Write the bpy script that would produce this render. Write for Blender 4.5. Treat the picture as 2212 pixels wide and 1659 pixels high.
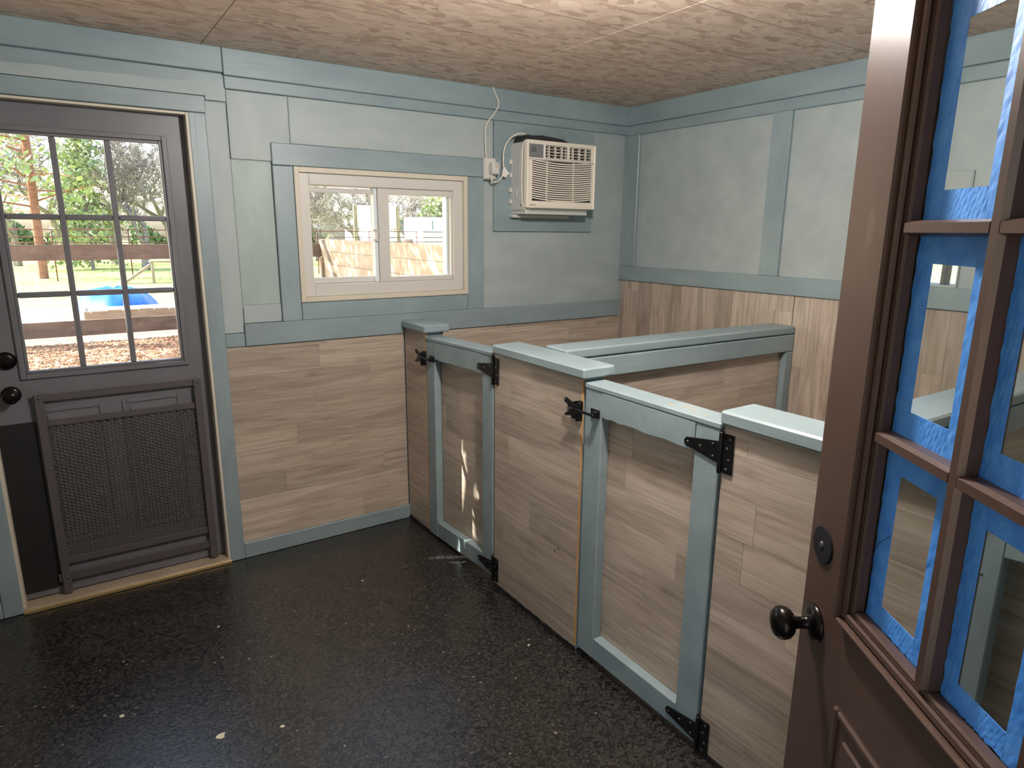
import bpy, bmesh, math, random
from mathutils import Matrix, Vector, Quaternion

# ------------------------------------------------------------------ scene, camera, world, light
for o in list(bpy.data.objects):
    bpy.data.objects.remove(o)
SC = bpy.context.scene
COL = SC.collection

FPX, W_, H_ = 1424.0, 2212, 1659
YAW, PITCH, ROLL = map(math.radians, (-34.0408, -13.0755, 0.4872))
CAM = Vector((-1.4605, -3.1981, 1.5777))
fwd = Vector((-math.sin(YAW) * math.cos(PITCH), math.cos(YAW) * math.cos(PITCH), math.sin(PITCH)))
rt = Vector((math.cos(YAW), math.sin(YAW), 0))
up = rt.cross(fwd)
r2 = rt * math.cos(ROLL) + up * math.sin(ROLL)
u2 = -rt * math.sin(ROLL) + up * math.cos(ROLL)
cd = bpy.data.cameras.new('camera')
cam = bpy.data.objects.new('camera', cd)
COL.objects.link(cam)
cd.sensor_fit = 'HORIZONTAL'
cd.sensor_width = 36.0
cd.lens = 36.0 * FPX / W_
cd.clip_start = 0.02
cd.clip_end = 300
cam.matrix_world = Matrix(((r2.x, u2.x, -fwd.x, CAM.x), (r2.y, u2.y, -fwd.y, CAM.y), (r2.z, u2.z, -fwd.z, CAM.z), (0, 0, 0, 1)))
SC.camera = cam

SUN_EL = math.radians(41.0)
SUN_DIR = Vector((1.0, -0.53, 0)).normalized()          # horizontal direction the sunlight travels
wd = bpy.data.worlds.new('World')
SC.world = wd
wd.use_nodes = True
nt = wd.node_tree
sky = nt.nodes.new('ShaderNodeTexSky')
sky.sky_type = 'NISHITA'
sky.sun_disc = False
sky.sun_elevation = SUN_EL
sky.sun_rotation = math.atan2(-SUN_DIR.x, -SUN_DIR.y)
sky.air_density = 1.0
sky.dust_density = 3.0
sky.ozone_density = 1.0
nt.links.new(sky.outputs[0], nt.nodes['Background'].inputs[0])
nt.nodes['Background'].inputs[1].default_value = 0.21

sl = bpy.data.lights.new('sun', 'SUN')
sun = bpy.data.objects.new('sun', sl)
COL.objects.link(sun)
sl.energy = 4.5
sl.angle = math.radians(0.25)
sl.color = (1.0, 0.94, 0.85)
sd = Vector((SUN_DIR.x * math.cos(SUN_EL), SUN_DIR.y * math.cos(SUN_EL), -math.sin(SUN_EL)))
sun.rotation_euler = sd.to_track_quat('-Z', 'Y').to_euler()


def portal(name, loc, sx, sy, rot):
    l = bpy.data.lights.new(name, 'AREA')
    l.shape = 'RECTANGLE'
    l.size, l.size_y = sx, sy
    l.cycles.is_portal = True
    o = bpy.data.objects.new(name, l)
    COL.objects.link(o)
    o.location = loc
    o.rotation_euler = rot


portal('portal_back_door', (-1.35, 0.13, 1.46), 0.56, 0.92, (math.radians(-90), 0, 0))
portal('portal_window', (-0.07, 0.13, 1.55), 0.80, 0.45, (math.radians(-90), 0, 0))
portal('portal_doorway', (-1.30, -3.43, 1.03), 0.86, 2.06, (math.radians(90), 0, 0))

vs = SC.view_settings
vs.view_transform = 'Standard'
vs.look = 'None'
vs.gamma = 1.0
vs.use_curve_mapping = False
vs.exposure = 1.9
SC.cycles.max_bounces = 10
SC.cycles.diffuse_bounces = 6
SC.cycles.transparent_max_bounces = 24
SC.cycles.caustics_reflective = False
SC.cycles.caustics_refractive = False
SC.cycles.sample_clamp_indirect = 4.0

# ------------------------------------------------------------------ helpers
RND = random.Random(7)
FR = [Matrix.Identity(4)]     # frame in which coordinates are given
WM = {}


def srgb(r, g, b):
    f = lambda c: (c / 255 / 12.92) if c / 255 <= 0.04045 else ((c / 255 + 0.055) / 1.055) ** 2.4
    return (f(r), f(g), f(b), 1.0)


def link(name, me, mat, M, parent=None, smooth=False):
    o = bpy.data.objects.new(name, me)
    COL.objects.link(o)
    if me is not None and mat is not None and not me.materials:
        me.materials.append(mat)
    w = FR[0] @ M
    WM[o.name] = w
    if parent is not None:
        o.parent = parent
        o.matrix_basis = WM[parent.name].inverted() @ w
    else:
        o.matrix_basis = w
    if smooth and me is not None:
        for p in me.polygons:
            p.use_smooth = True
    return o


def empty(name, loc, parent=None):
    o = link(name, None, None, Matrix.Translation(loc), parent)
    o.empty_display_size = 0.05
    return o


def tag(o, label, cat=None, group=None, kind=None):
    o['label'] = label
    if cat:
        o['category'] = cat
    if group:
        o['group'] = group
    if kind:
        o['kind'] = kind
    return o


def bm_box(bm, x, y, z, bev=0):
    r = bmesh.ops.create_cube(bm, size=1)
    M = Matrix.Translation(((x[0] + x[1]) / 2, (y[0] + y[1]) / 2, (z[0] + z[1]) / 2)) @ Matrix.Diagonal((abs(x[1] - x[0]), abs(y[1] - y[0]), abs(z[1] - z[0]), 1))
    bmesh.ops.transform(bm, matrix=M, verts=r['verts'])
    if bev > 0:
        es = list({e for v in r['verts'] for e in v.link_edges})
        bmesh.ops.bevel(bm, geom=es, offset=bev, segments=1, affect='EDGES', profile=0.5)


def finish(bm, name):
    bmesh.ops.recalc_face_normals(bm, faces=bm.faces)
    me = bpy.data.meshes.new(name)
    bm.to_mesh(me)
    bm.free()
    return me


CACHE = {}
ROT = [Matrix.Identity(4), Matrix.Rotation(math.radians(90), 4, 'Z'), Matrix.Rotation(math.radians(-90), 4, 'Y')]


def box(name, x, y, z, mat, parent=None, bev=0.002, axis=None, tilt=None):
    """box given by extents; its local X runs along its longest side (grain direction)"""
    d = [abs(x[1] - x[0]), abs(y[1] - y[0]), abs(z[1] - z[0])]
    a = d.index(max(d)) if axis is None else axis
    l = [d, [d[1], d[0], d[2]], [d[2], d[1], d[0]]][a]
    bev = min(bev, min(l) * 0.3)
    key = (round(l[0], 5), round(l[1], 5), round(l[2], 5), round(bev, 5), mat.name)
    me = CACHE.get(key)
    if me is None:
        bm = bmesh.new()
        bm_box(bm, (-l[0] / 2, l[0] / 2), (-l[1] / 2, l[1] / 2), (-l[2] / 2, l[2] / 2), bev)
        me = finish(bm, name)
        CACHE[key] = me
    M = Matrix.Translation(((x[0] + x[1]) / 2, (y[0] + y[1]) / 2, (z[0] + z[1]) / 2))
    if tilt is not None:
        M = M @ tilt
    return link(name, me, mat, M @ ROT[a], parent)


def mbox(name, boxes, mat, parent=None, bev=0.0, org=None):
    """several boxes joined into one mesh (one rigid piece)"""
    bm = bmesh.new()
    for x, y, z in boxes:
        bm_box(bm, x, y, z, bev)
    if org is None:
        org = (boxes[0][0][0], boxes[0][1][0], boxes[0][2][0])
    bmesh.ops.translate(bm, vec=-Vector(org), verts=bm.verts)
    return link(name, finish(bm, name), mat, Matrix.Translation(org), parent)


def prism(name, pts, ax, c0, c1, mat, parent=None, bev=0.0):
    """flat outline extruded along an axis: pts are (y,z), (x,z) or (x,y)"""
    cx = sum(p[0] for p in pts) / len(pts)
    cy = sum(p[1] for p in pts) / len(pts)
    cc = (c0 + c1) / 2

    def v(p, c):
        a, b = p[0] - cx, p[1] - cy
        return {'x': (c - cc, a, b), 'y': (a, c - cc, b), 'z': (a, b, c - cc)}[ax]
    bm = bmesh.new()
    A = [bm.verts.new(v(p, c0)) for p in pts]
    B = [bm.verts.new(v(p, c1)) for p in pts]
    bm.faces.new(A)
    bm.faces.new(B[::-1])
    n = len(pts)
    for i in range(n):
        bm.faces.new((A[i], B[i], B[(i + 1) % n], A[(i + 1) % n]))
    bmesh.ops.recalc_face_normals(bm, faces=bm.faces)
    if bev > 0:
        bmesh.ops.bevel(bm, geom=list(bm.edges), offset=bev, segments=1, affect='EDGES', profile=0.5)
    L = {'x': (cc, cx, cy), 'y': (cx, cc, cy), 'z': (cx, cy, cc)}[ax]
    return link(name, finish(bm, name), mat, Matrix.Translation(L), parent)


def sweep(bm, pts, radii, seg=6):
    pts = [Vector(p) for p in pts]
    rings = []
    nrm = None
    for i, p in enumerate(pts):
        t = (pts[min(i + 1, len(pts) - 1)] - pts[max(i - 1, 0)])
        if t.length < 1e-9:
            t = Vector((0, 0, 1))
        t.normalize()
        if nrm is None:
            nrm = t.orthogonal().normalized()
        nrm = (nrm - t * nrm.dot(t))
        nrm = nrm.normalized() if nrm.length > 1e-6 else t.orthogonal().normalized()
        b = t.cross(nrm)
        r = radii[i] if isinstance(radii, (list, tuple)) else radii
        rings.append([bm.verts.new(p + nrm * (r * math.cos(2 * math.pi * k / seg)) + b * (r * math.sin(2 * math.pi * k / seg))) for k in range(seg)])
    for a, b in zip(rings, rings[1:]):
        for k in range(seg):
            bm.faces.new((a[k], a[(k + 1) % seg], b[(k + 1) % seg], b[k]))
    bm.faces.new(rings[0][::-1])
    bm.faces.new(rings[-1])


def smooth_path(pts, n=6):
    P = [Vector(p) for p in pts]
    out = []
    for i in range(len(P) - 1):
        p0, p1, p2, p3 = P[max(i - 1, 0)], P[i], P[i + 1], P[min(i + 2, len(P) - 1)]
        for k in range(n):
            t = k / n
            out.append(0.5 * ((2 * p1) + (p2 - p0) * t + (2 * p0 - 5 * p1 + 4 * p2 - p3) * t * t + (-p0 + 3 * p1 - 3 * p2 + p3) * t ** 3))
    out.append(P[-1])
    return out


def tube(name, pts, r, mat, parent=None, seg=8, curve=True):
    bm = bmesh.new()
    P = smooth_path(pts) if curve and len(pts) > 2 else [Vector(p) for p in pts]
    o = P[0].copy()
    sweep(bm, [p - o for p in P], r, seg)
    return link(name, finish(bm, name), mat, Matrix.Translation(o), parent, True)


def lathe(name, prof, base, axis, mat, parent=None, seg=24, smooth=True):
    """profile of (radius, height) turned about an axis from base"""
    bm = bmesh.new()
    rings = []
    for r, h in prof:
        rings.append([bm.verts.new((r * math.cos(2 * math.pi * k / seg), r * math.sin(2 * math.pi * k / seg), h)) for k in range(seg)])
    for a, b in zip(rings, rings[1:]):
        for k in range(seg):
            bm.faces.new((a[k], a[(k + 1) % seg], b[(k + 1) % seg], b[k]))
    bm.faces.new(rings[0][::-1])
    bm.faces.new(rings[-1])
    q = Vector((0, 0, 1)).rotation_difference(Vector(axis)).to_matrix().to_4x4()
    return link(name, finish(bm, name), mat, Matrix.Translation(base) @ q, parent, smooth)


def text_mesh(name, body, size, M, mat, parent, depth=0.0004):
    c = bpy.data.curves.new(name, 'FONT')
    c.body = body
    c.size = size
    c.extrude = depth
    t = bpy.data.objects.new(name + '_curve', c)
    COL.objects.link(t)
    bpy.context.view_layer.update()
    me = bpy.data.meshes.new_from_object(t.evaluated_get(bpy.context.evaluated_depsgraph_get()))
    bpy.data.objects.remove(t)
    me.materials.clear()
    return link(name, me, mat, M, parent)


# ------------------------------------------------------------------ materials
def mat_new(name):
    m = bpy.data.materials.new(name)
    m.use_nodes = True
    n = m.node_tree.nodes
    return m, n, m.node_tree.links, n['Principled BSDF']


def plain(name, col, rough=0.5, metal=0.0, spec=0.5):
    m, n, l, b = mat_new(name)
    b.inputs['Base Color'].default_value = col
    b.inputs['Roughness'].default_value = rough
    b.inputs['Metallic'].default_value = metal
    b.inputs['Specular IOR Level'].default_value = spec
    return m


def ramp(n, stops):
    r = n.new('ShaderNodeValToRGB')
    e = r.color_ramp.elements
    while len(e) > 1:
        e.remove(e[-1])
    e[0].position, e[0].color = stops[0]
    for p, c in stops[1:]:
        k = e.new(p)
        k.color = c
    return r


def local_vec(n, l, scale, rnd=True):
    """object coordinates, shifted by a random amount per object, scaled"""
    tc = n.new('ShaderNodeTexCoord')
    out = tc.outputs['Object']
    if rnd:
        oi = n.new('ShaderNodeObjectInfo')
        mu = n.new('ShaderNodeMath')
        mu.operation = 'MULTIPLY'
        mu.inputs[1].default_value = 41.7
        l.new(oi.outputs['Random'], mu.inputs[0])
        ad = n.new('ShaderNodeVectorMath')
        ad.operation = 'ADD'
        l.new(out, ad.inputs[0])
        l.new(mu.outputs[0], ad.inputs[1])
        out = ad.outputs[0]
    mp = n.new('ShaderNodeMapping')
    mp.inputs['Scale'].default_value = scale
    l.new(out, mp.inputs['Vector'])
    return mp.outputs[0]


def noise(n, l, vec, scale, detail=3, rough=0.5, dist=0.0):
    t = n.new('ShaderNodeTexNoise')
    t.inputs['Scale'].default_value = scale
    t.inputs['Detail'].default_value = detail
    t.inputs['Roughness'].default_value = rough
    t.inputs['Distortion'].default_value = dist
    l.new(vec, t.inputs['Vector'])
    return t.outputs['Fac']


def mixc(n, l, fac, a, b, mode='MIX'):
    m = n.new('ShaderNodeMix')
    m.data_type = 'RGBA'
    m.blend_type = mode
    if isinstance(fac, (int, float)):
        m.inputs[0].default_value = fac
    else:
        l.new(fac, m.inputs[0])
    for s, v in ((m.inputs[6], a), (m.inputs[7], b)):
        if isinstance(v, tuple):
            s.default_value = v
        else:
            l.new(v, s)
    return m.outputs[2]


def bump(n, l, b, h, strength, dist=0.002):
    k = n.new('ShaderNodeBump')
    k.inputs['Strength'].default_value = strength
    k.inputs['Distance'].default_value = dist
    l.new(h, k.inputs['Height'])
    l.new(k.outputs[0], b.inputs['Normal'])


def paint(name, c1, c2, rough=0.42, grain=0.35, stretch=(3, 50, 50), spec=0.5):
    m, n, l, b = mat_new(name)
    v = local_vec(n, l, stretch)
    g = noise(n, l, v, 1.6, 5, 0.6, 0.6)
    v2 = local_vec(n, l, (2.2, 6, 6))
    f = noise(n, l, v2, 1.5, 3)
    r = ramp(n, [(0.35, c1), (0.68, c2)])
    l.new(f, r.inputs[0])
    l.new(r.outputs[0], b.inputs['Base Color'])
    b.inputs['Roughness'].default_value = rough
    b.inputs['Specular IOR Level'].default_value = spec
    bump(n, l, b, g, grain, 0.0015)
    return m


TRIM = paint('trim_paint', srgb(131, 147, 152), srgb(142, 159, 163), 0.40, 0.4)
PANEL = paint('wall_paint', srgb(157, 168, 169), srgb(168, 179, 179), 0.5, 0.35, (30, 34, 30))
PANELR = paint('rough_wall_paint', srgb(154, 169, 167), srgb(168, 182, 179), 0.5, 1.0, (18, 14, 26))
CREAM = plain('cream_trim', srgb(205, 197, 180), 0.45)
VINYL = plain('white_vinyl', srgb(206, 203, 197), 0.35)
ALU = plain('sash_edge', srgb(225, 232, 238), 0.3)
BLACK = plain('black_metal', srgb(18, 18, 19), 0.38, 0.3)
SCREW = plain('screw_steel', srgb(120, 118, 112), 0.35, 0.9)
RUBBER = plain('black_rubber', srgb(16, 16, 16), 0.7)
RAW = paint('raw_edge', srgb(190, 140, 84), srgb(206, 160, 104), 0.7, 0.3)


def laminate():
    m, n, l, b = mat_new('oak_laminate')
    v = local_vec(n, l, (1.0, 9.0, 9.0))
    w1 = noise(n, l, v, 2.0, 4, 0.55, 1.2)
    v2 = local_vec(n, l, (4.0, 130.0, 130.0))
    w2 = noise(n, l, v2, 1.0, 4, 0.6, 0.5)
    v3 = local_vec(n, l, (2.5, 22.0, 22.0))
    wv = n.new('ShaderNodeTexWave')
    wv.wave_type = 'RINGS'
    wv.inputs['Scale'].default_value = 0.9
    wv.inputs['Distortion'].default_value = 9.0
    wv.inputs['Detail'].default_value = 2.0
    wv.inputs['Detail Scale'].default_value = 0.8
    l.new(v3, wv.inputs['Vector'])
    base = ramp(n, [(0.30, srgb(165, 151, 137)), (0.5, srgb(185, 172, 158)), (0.72, srgb(202, 190, 177))])
    l.new(w1, base.inputs[0])
    fine = ramp(n, [(0.38, (0.72, 0.70, 0.68, 1)), (0.55, (1, 1, 1, 1))])
    l.new(w2, fine.inputs[0])
    c = mixc(n, l, 0.55, base.outputs[0], fine.outputs[0], 'MULTIPLY')
    ring = ramp(n, [(0.0, (0.80, 0.78, 0.76, 1)), (0.5, (1, 1, 1, 1))])
    l.new(wv.outputs['Fac'], ring.inputs[0])
    c = mixc(n, l, 0.42, c, ring.outputs[0], 'MULTIPLY')
    # occasional small knots
    vk = local_vec(n, l, (3.2, 8.5, 8.5))
    vo = n.new('ShaderNodeTexVoronoi')
    vo.inputs['Scale'].default_value = 1.0
    l.new(vk, vo.inputs['Vector'])
    kr = ramp(n, [(0.0, (0.45, 0.40, 0.36, 1)), (0.10, (0.8, 0.78, 0.76, 1)), (0.20, (1, 1, 1, 1))])
    l.new(vo.outputs['Distance'], kr.inputs[0])
    c = mixc(n, l, 0.6, c, kr.outputs[0], 'MULTIPLY')
    oi = n.new('ShaderNodeObjectInfo')
    tone = ramp(n, [(0.0, (0.78, 0.765, 0.76, 1)), (0.3, (0.90, 0.89, 0.88, 1)), (0.6, (1.0, 0.985, 0.965, 1)), (1.0, (1.10, 1.09, 1.07, 1))])
    l.new(oi.outputs['Random'], tone.inputs[0])
    c = mixc(n, l, 1.0, c, tone.outputs[0], 'MULTIPLY')
    l.new(c, b.inputs['Base Color'])
    b.inputs['Roughness'].default_value = 0.40
    b.inputs['Specular IOR Level'].default_value = 0.45
    bump(n, l, b, w2, 0.12, 0.001)
    return m


LAM = laminate()


def osb():
    m, n, l, b = mat_new('osb_board')
    g = n.new('ShaderNodeNewGeometry')
    nz = n.new('ShaderNodeTexNoise')
    nz.inputs['Scale'].default_value = 5.0
    l.new(g.outputs['Position'], nz.inputs['Vector'])
    sub = n.new('ShaderNodeVectorMath')
    sub.operation = 'MULTIPLY_ADD'
    l.new(nz.outputs['Color'], sub.inputs[0])
    sub.inputs[1].default_value = (0.10, 0.10, 0.0)
    l.new(g.outputs['Position'], sub.inputs[2])
    outs = []
    for rot, sc in ((14, (15, 34, 9)), (-38, (18, 40, 9)), (70, (16, 34, 9))):
        mp = n.new('ShaderNodeMapping')
        mp.inputs['Rotation'].default_value = (0, 0, math.radians(rot))
        mp.inputs['Scale'].default_value = sc
        l.new(sub.outputs[0], mp.inputs['Vector'])
        v = n.new('ShaderNodeTexVoronoi')
        v.inputs['Scale'].default_value = 1.0
        v.inputs['Randomness'].default_value = 1.0
        l.new(mp.outputs[0], v.inputs['Vector'])
        sp = n.new('ShaderNodeSeparateColor')
        l.new(v.outputs['Color'], sp.inputs[0])
        outs.append((sp.outputs[0], sp.outputs[1]))
    pal = [(0.0, srgb(188, 160, 140)), (0.25, srgb(212, 186, 166)), (0.5, srgb(224, 200, 180)), (0.75, srgb(232, 210, 190)), (1.0, srgb(214, 184, 166))]
    cs = []
    for o in outs:
        r = ramp(n, pal)
        l.new(o[0], r.inputs[0])
        cs.append(r.outputs[0])
    th = n.new('ShaderNodeMath'); th.operation = 'GREATER_THAN'; th.inputs[1].default_value = 0.55
    l.new(outs[1][1], th.inputs[0])
    c = mixc(n, l, th.outputs[0], cs[0], cs[1])
    th2 = n.new('ShaderNodeMath'); th2.operation = 'GREATER_THAN'; th2.inputs[1].default_value = 0.72
    l.new(outs[2][1], th2.inputs[0])
    c = mixc(n, l, th2.outputs[0], c, cs[2])
    # printed nailing lines every 16 inches
    se = n.new('ShaderNodeSeparateXYZ')
    l.new(g.outputs['Position'], se.inputs[0])
    a = n.new('ShaderNodeMath'); a.operation = 'ADD'; a.inputs[1].default_value = 0.445 + 3.66
    l.new(se.outputs['Y'], a.inputs[0])
    w = n.new('ShaderNodeMath'); w.operation = 'WRAP'; w.inputs[1].default_value = 0.183; w.inputs[2].default_value = -0.183
    l.new(a.outputs[0], w.inputs[0])
    ab = n.new('ShaderNodeMath'); ab.operation = 'ABSOLUTE'
    l.new(w.outputs[0], ab.inputs[0])
    lt = n.new('ShaderNodeMath'); lt.operation = 'LESS_THAN'; lt.inputs[1].default_value = 0.0022
    l.new(ab.outputs[0], lt.inputs[0])
    c = mixc(n, l, lt.outputs[0], c, srgb(140, 116, 102))
    l.new(c, b.inputs['Base Color'])
    b.inputs['Roughness'].default_value = 0.55
    b.inputs['Specular IOR Level'].default_value = 0.35
    bump(n, l, b, outs[0][1], 0.12, 0.002)
    return m


OSB = osb()


def crumb():
    m, n, l, b = mat_new('rubber_crumb_floor')
    g = n.new('ShaderNodeNewGeometry')
    v = n.new('ShaderNodeTexVoronoi')
    v.inputs['Scale'].default_value = 135
    l.new(g.outputs['Position'], v.inputs['Vector'])
    sp = n.new('ShaderNodeSeparateColor')
    l.new(v.outputs['Color'], sp.inputs[0])
    r = ramp(n, [(0.0, srgb(6, 6, 6)), (0.30, srgb(14, 13, 13)), (0.42, srgb(38, 36, 34)), (0.999, srgb(60, 57, 54)), (0.9997, srgb(120, 116, 110))])
    l.new(sp.outputs[0], r.inputs[0])
    l.new(r.outputs[0], b.inputs['Base Color'])
    nz = n.new('ShaderNodeTexNoise')
    nz.inputs['Scale'].default_value = 130
    nz.inputs['Detail'].default_value = 4
    l.new(g.outputs['Position'], nz.inputs['Vector'])
    nl = n.new('ShaderNodeTexNoise')
    nl.inputs['Scale'].default_value = 1.6
    nl.inputs['Detail'].default_value = 3
    l.new(g.outputs['Position'], nl.inputs['Vector'])
    rr = n.new('ShaderNodeMapRange')
    rr.inputs[1].default_value, rr.inputs[2].default_value = 0.3, 0.7
    rr.inputs[3].default_value, rr.inputs[4].default_value = 0.20, 0.34
    l.new(nl.outputs['Fac'], rr.inputs[0])
    l.new(rr.outputs[0], b.inputs['Roughness'])
    b.inputs['Specular IOR Level'].default_value = 0.85
    bump(n, l, b, nz.outputs['Fac'], 0.5, 0.0022)
    return m


FLOOR = crumb()


def glass(name, tint=(0.96, 0.98, 0.97, 1), base=0.05, edge=0.75, rough=0.0):
    m = bpy.data.materials.new(name)
    m.use_nodes = True
    n, l = m.node_tree.nodes, m.node_tree.links
    n.clear()
    out = n.new('ShaderNodeOutputMaterial')
    tr = n.new('ShaderNodeBsdfTransparent'); tr.inputs[0].default_value = tint
    gl = n.new('ShaderNodeBsdfGlossy'); gl.inputs['Roughness'].default_value = rough
    lw = n.new('ShaderNodeLayerWeight'); lw.inputs[0].default_value = 0.5
    pw = n.new('ShaderNodeMath'); pw.operation = 'POWER'; pw.inputs[1].default_value = 4.0
    l.new(lw.outputs['Facing'], pw.inputs[0])
    ma = n.new('ShaderNodeMath'); ma.operation = 'MULTIPLY_ADD'; ma.inputs[1].default_value = edge; ma.inputs[2].default_value = base
    l.new(pw.outputs[0], ma.inputs[0])
    mx = n.new('ShaderNodeMixShader')
    l.new(ma.outputs[0], mx.inputs[0]); l.new(tr.outputs[0], mx.inputs[1]); l.new(gl.outputs[0], mx.inputs[2])
    l.new(mx.outputs[0], out.inputs[0])
    return m


GLASS = glass('window_glass', base=0.02, edge=0.4)
DGLASS = glass('door_glass', (0.90, 0.91, 0.90, 1), 0.02, 0.30)


def brown(name, c1, c2, scuff, rough):
    m, n, l, b = mat_new(name)
    v = local_vec(n, l, (3, 3, 3), False)
    f = noise(n, l, v, 2.0, 3)
    r = ramp(n, [(0.3, c1), (0.7, c2)])
    l.new(f, r.inputs[0])
    v2 = local_vec(n, l, (14, 14, 5), False)
    s = noise(n, l, v2, 1.6, 6, 0.62)
    sr = ramp(n, [(0.62, (0, 0, 0, 1)), (0.78, (scuff, scuff, scuff, 1))])
    l.new(s, sr.inputs[0])
    c = mixc(n, l, sr.outputs[0], r.outputs[0], srgb(120, 104, 96))
    l.new(c, b.inputs['Base Color'])
    b.inputs['Roughness'].default_value = rough
    h = noise(n, l, local_vec(n, l, (60, 60, 40), False), 1.0, 3)
    bump(n, l, b, h, 0.10, 0.001)
    return m


BROWN = brown('brown_door_paint', srgb(74, 57, 50), srgb(82, 64, 56), 0.45, 0.30)
DARKD = brown('dark_door_paint', srgb(104, 103, 108), srgb(112, 111, 116), 0.2, 0.38)
GUARDM = plain('guard_steel', srgb(86, 81, 80), 0.45, 0.1)
BRONZE = plain('dark_bronze', srgb(24, 20, 19), 0.25, 0.6)


def tape_mat():
    m, n, l, b = mat_new('painters_tape')
    v = local_vec(n, l, (20, 20, 20))
    f = noise(n, l, v, 2.0, 4)
    r = ramp(n, [(0.3, srgb(58, 132, 222)), (0.7, srgb(84, 156, 238))])
    l.new(f, r.inputs[0])
    l.new(r.outputs[0], b.inputs['Base Color'])
    b.inputs['Roughness'].default_value = 0.55
    bump(n, l, b, noise(n, l, local_vec(n, l, (40, 40, 40)), 1.5, 5), 0.2, 0.001)
    return m


TAPE = tape_mat()
ACW = plain('ac_plastic', srgb(232, 224, 210), 0.4)
ACG = plain('ac_sheet_metal', srgb(205, 206, 202), 0.4, 0.1)
ACD = plain('ac_dark', srgb(62, 56, 52), 0.6)
ACC = plain('ac_control', srgb(120, 122, 124), 0.35)
CORD = plain('cord_white', srgb(222, 216, 200), 0.5)
FOAM = plain('black_foam', srgb(40, 40, 42), 0.9)
SILL = paint('threshold_wood', srgb(156, 142, 122), srgb(176, 162, 140), 0.55, 0.4)
OLDWOOD = paint('fence_wood', srgb(148, 130, 108), srgb(174, 156, 132), 0.8, 0.8, (2.5, 34, 34))
FENCEW = paint('grey_plank_wood', srgb(112, 90, 74), srgb(138, 114, 96), 0.85, 0.8, (2.5, 34, 34))
POSTW = paint('fence_post_wood', srgb(150, 128, 106), srgb(176, 152, 128), 0.85, 0.6)

# ------------------------------------------------------------------ room shell
X, CEIL = 1.5464, 2.315
YF, XL = -3.30, -2.35        # front wall, left wall (both outside the picture)


def structure(o, label=None):
    o['kind'] = 'structure'
    if label:
        o['label'] = label
    return o


structure(box('floor', (XL - .12, X + .12), (YF - .12, .12), (-.10, 0), FLOOR, bev=0), 'glossy black speckled rubber crumb floor')

DX0, DX1, DZ = -1.762, -0.951, 2.047         # back door opening
WX0, WX1, WZ0, WZ1 = -0.530, 0.387, 1.236, 1.857  # back window opening
T = .12
wall_back = mbox('wall_back', [((XL - T, DX0), (0, T), (0, CEIL)), ((DX0, DX1), (0, T), (DZ, CEIL)), ((DX1, WX0), (0, T), (0, CEIL)),
                 ((WX0, WX1), (0, T), (0, WZ0)), ((WX0, WX1), (0, T), (WZ1, CEIL)), ((WX1, X + T), (0, T), (0, CEIL))], PANEL, org=(0, 0, 0))
structure(wall_back, 'pale sage painted back wall with door and sliding window')
RW0, RW1, RZ0, RZ1 = -1.972, -1.56, 1.366, 1.825   # small window in the right wall
wall_right = mbox('wall_right', [((X, X + T), (YF - T, RW0), (0, CEIL)), ((X, X + T), (RW1, 0), (0, CEIL)), ((X, X + T), (RW0, RW1), (0, RZ0)), ((X, X + T), (RW0, RW1), (RZ1, CEIL))], PANEL, org=(X, 0, 0))
structure(wall_right, 'pale sage painted right wall over upright oak planks')
FX0, FX1, FZ = -1.74, -0.865, 2.07
wall_front = mbox('wall_front', [((XL - T, FX0), (YF - T, YF), (0, CEIL)), ((FX1, X), (YF - T, YF), (0, CEIL)), ((FX0, FX1), (YF - T, YF), (FZ, CEIL))], PANEL, org=(0, YF, 0))
structure(wall_front, 'sage painted front wall around the open doorway')
wall_left = box('wall_left', (XL - T, XL), (YF, 0), (0, CEIL), PANEL, bev=0)
structure(wall_left, 'sage painted left wall')

ceiling = structure(box('ceiling', (XL - T, X + T), (YF - T, T), (CEIL + .014, CEIL + .20), plain('roof_dark', srgb(60, 50, 44), 0.9), bev=0), 'unpainted oriented strand board ceiling')
xs = [XL - T, -2.105, -0.878, 0.386, 1.606, X + T]
xs = [XL, -2.105, -0.878, 0.386, X]
for i in range(len(xs) - 1):
    ys = [0.0, -2.44, YF] if i % 2 else [0.0, -1.18, YF]
    for k in range(len(ys) - 1):
        box('panel', (xs[i] + .0015, xs[i + 1] - .0015), (ys[k + 1] + .0015, ys[k] - .0015), (CEIL, CEIL + .014), OSB, ceiling, bev=0.001)

TN = [0]


def trim(x, y, z, bev=0.003, label=None, tilt=None, mat=None):
    TN[0] += 1
    return structure(box('trim_%d' % TN[0], x, y, z, mat or TRIM, bev=bev, tilt=tilt), label)


# ceiling boards, back wall: proud upper board in two lengths, thinner lower board
trim((XL, -.802), (-.034, 0), (2.216, CEIL), label='upper ceiling board over the back door')
trim((-.800, X), (-.034, 0), (2.208, CEIL), label='upper ceiling board over the sliding window')
trim((XL, -.797), (-.014, 0), (2.150, 2.216), label='lower ceiling board over the back door')
trim((-.797, X), (-.020, 0), (2.157, 2.208), label='lower ceiling board over the sliding window')
# right wall
trim((X - .034, X), (YF, -.034), (2.208, CEIL), label='upper ceiling board on the right wall')
trim((X - .020, X), (YF, -.020), (2.152, 2.208), label='lower ceiling board on the right wall')
trim((X - .020, X), (-.130, -.001), (1.366, 2.152), label='upright corner board on the right wall')
trim((X - .020, X), (-1.153, -1.045), (1.366, 2.152), label='upright board dividing the right wall panels')
trim((X - .022, X), (YF, -.001), (1.276, 1.366), label='horizontal rail on the right wall above the upright planks')
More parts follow.
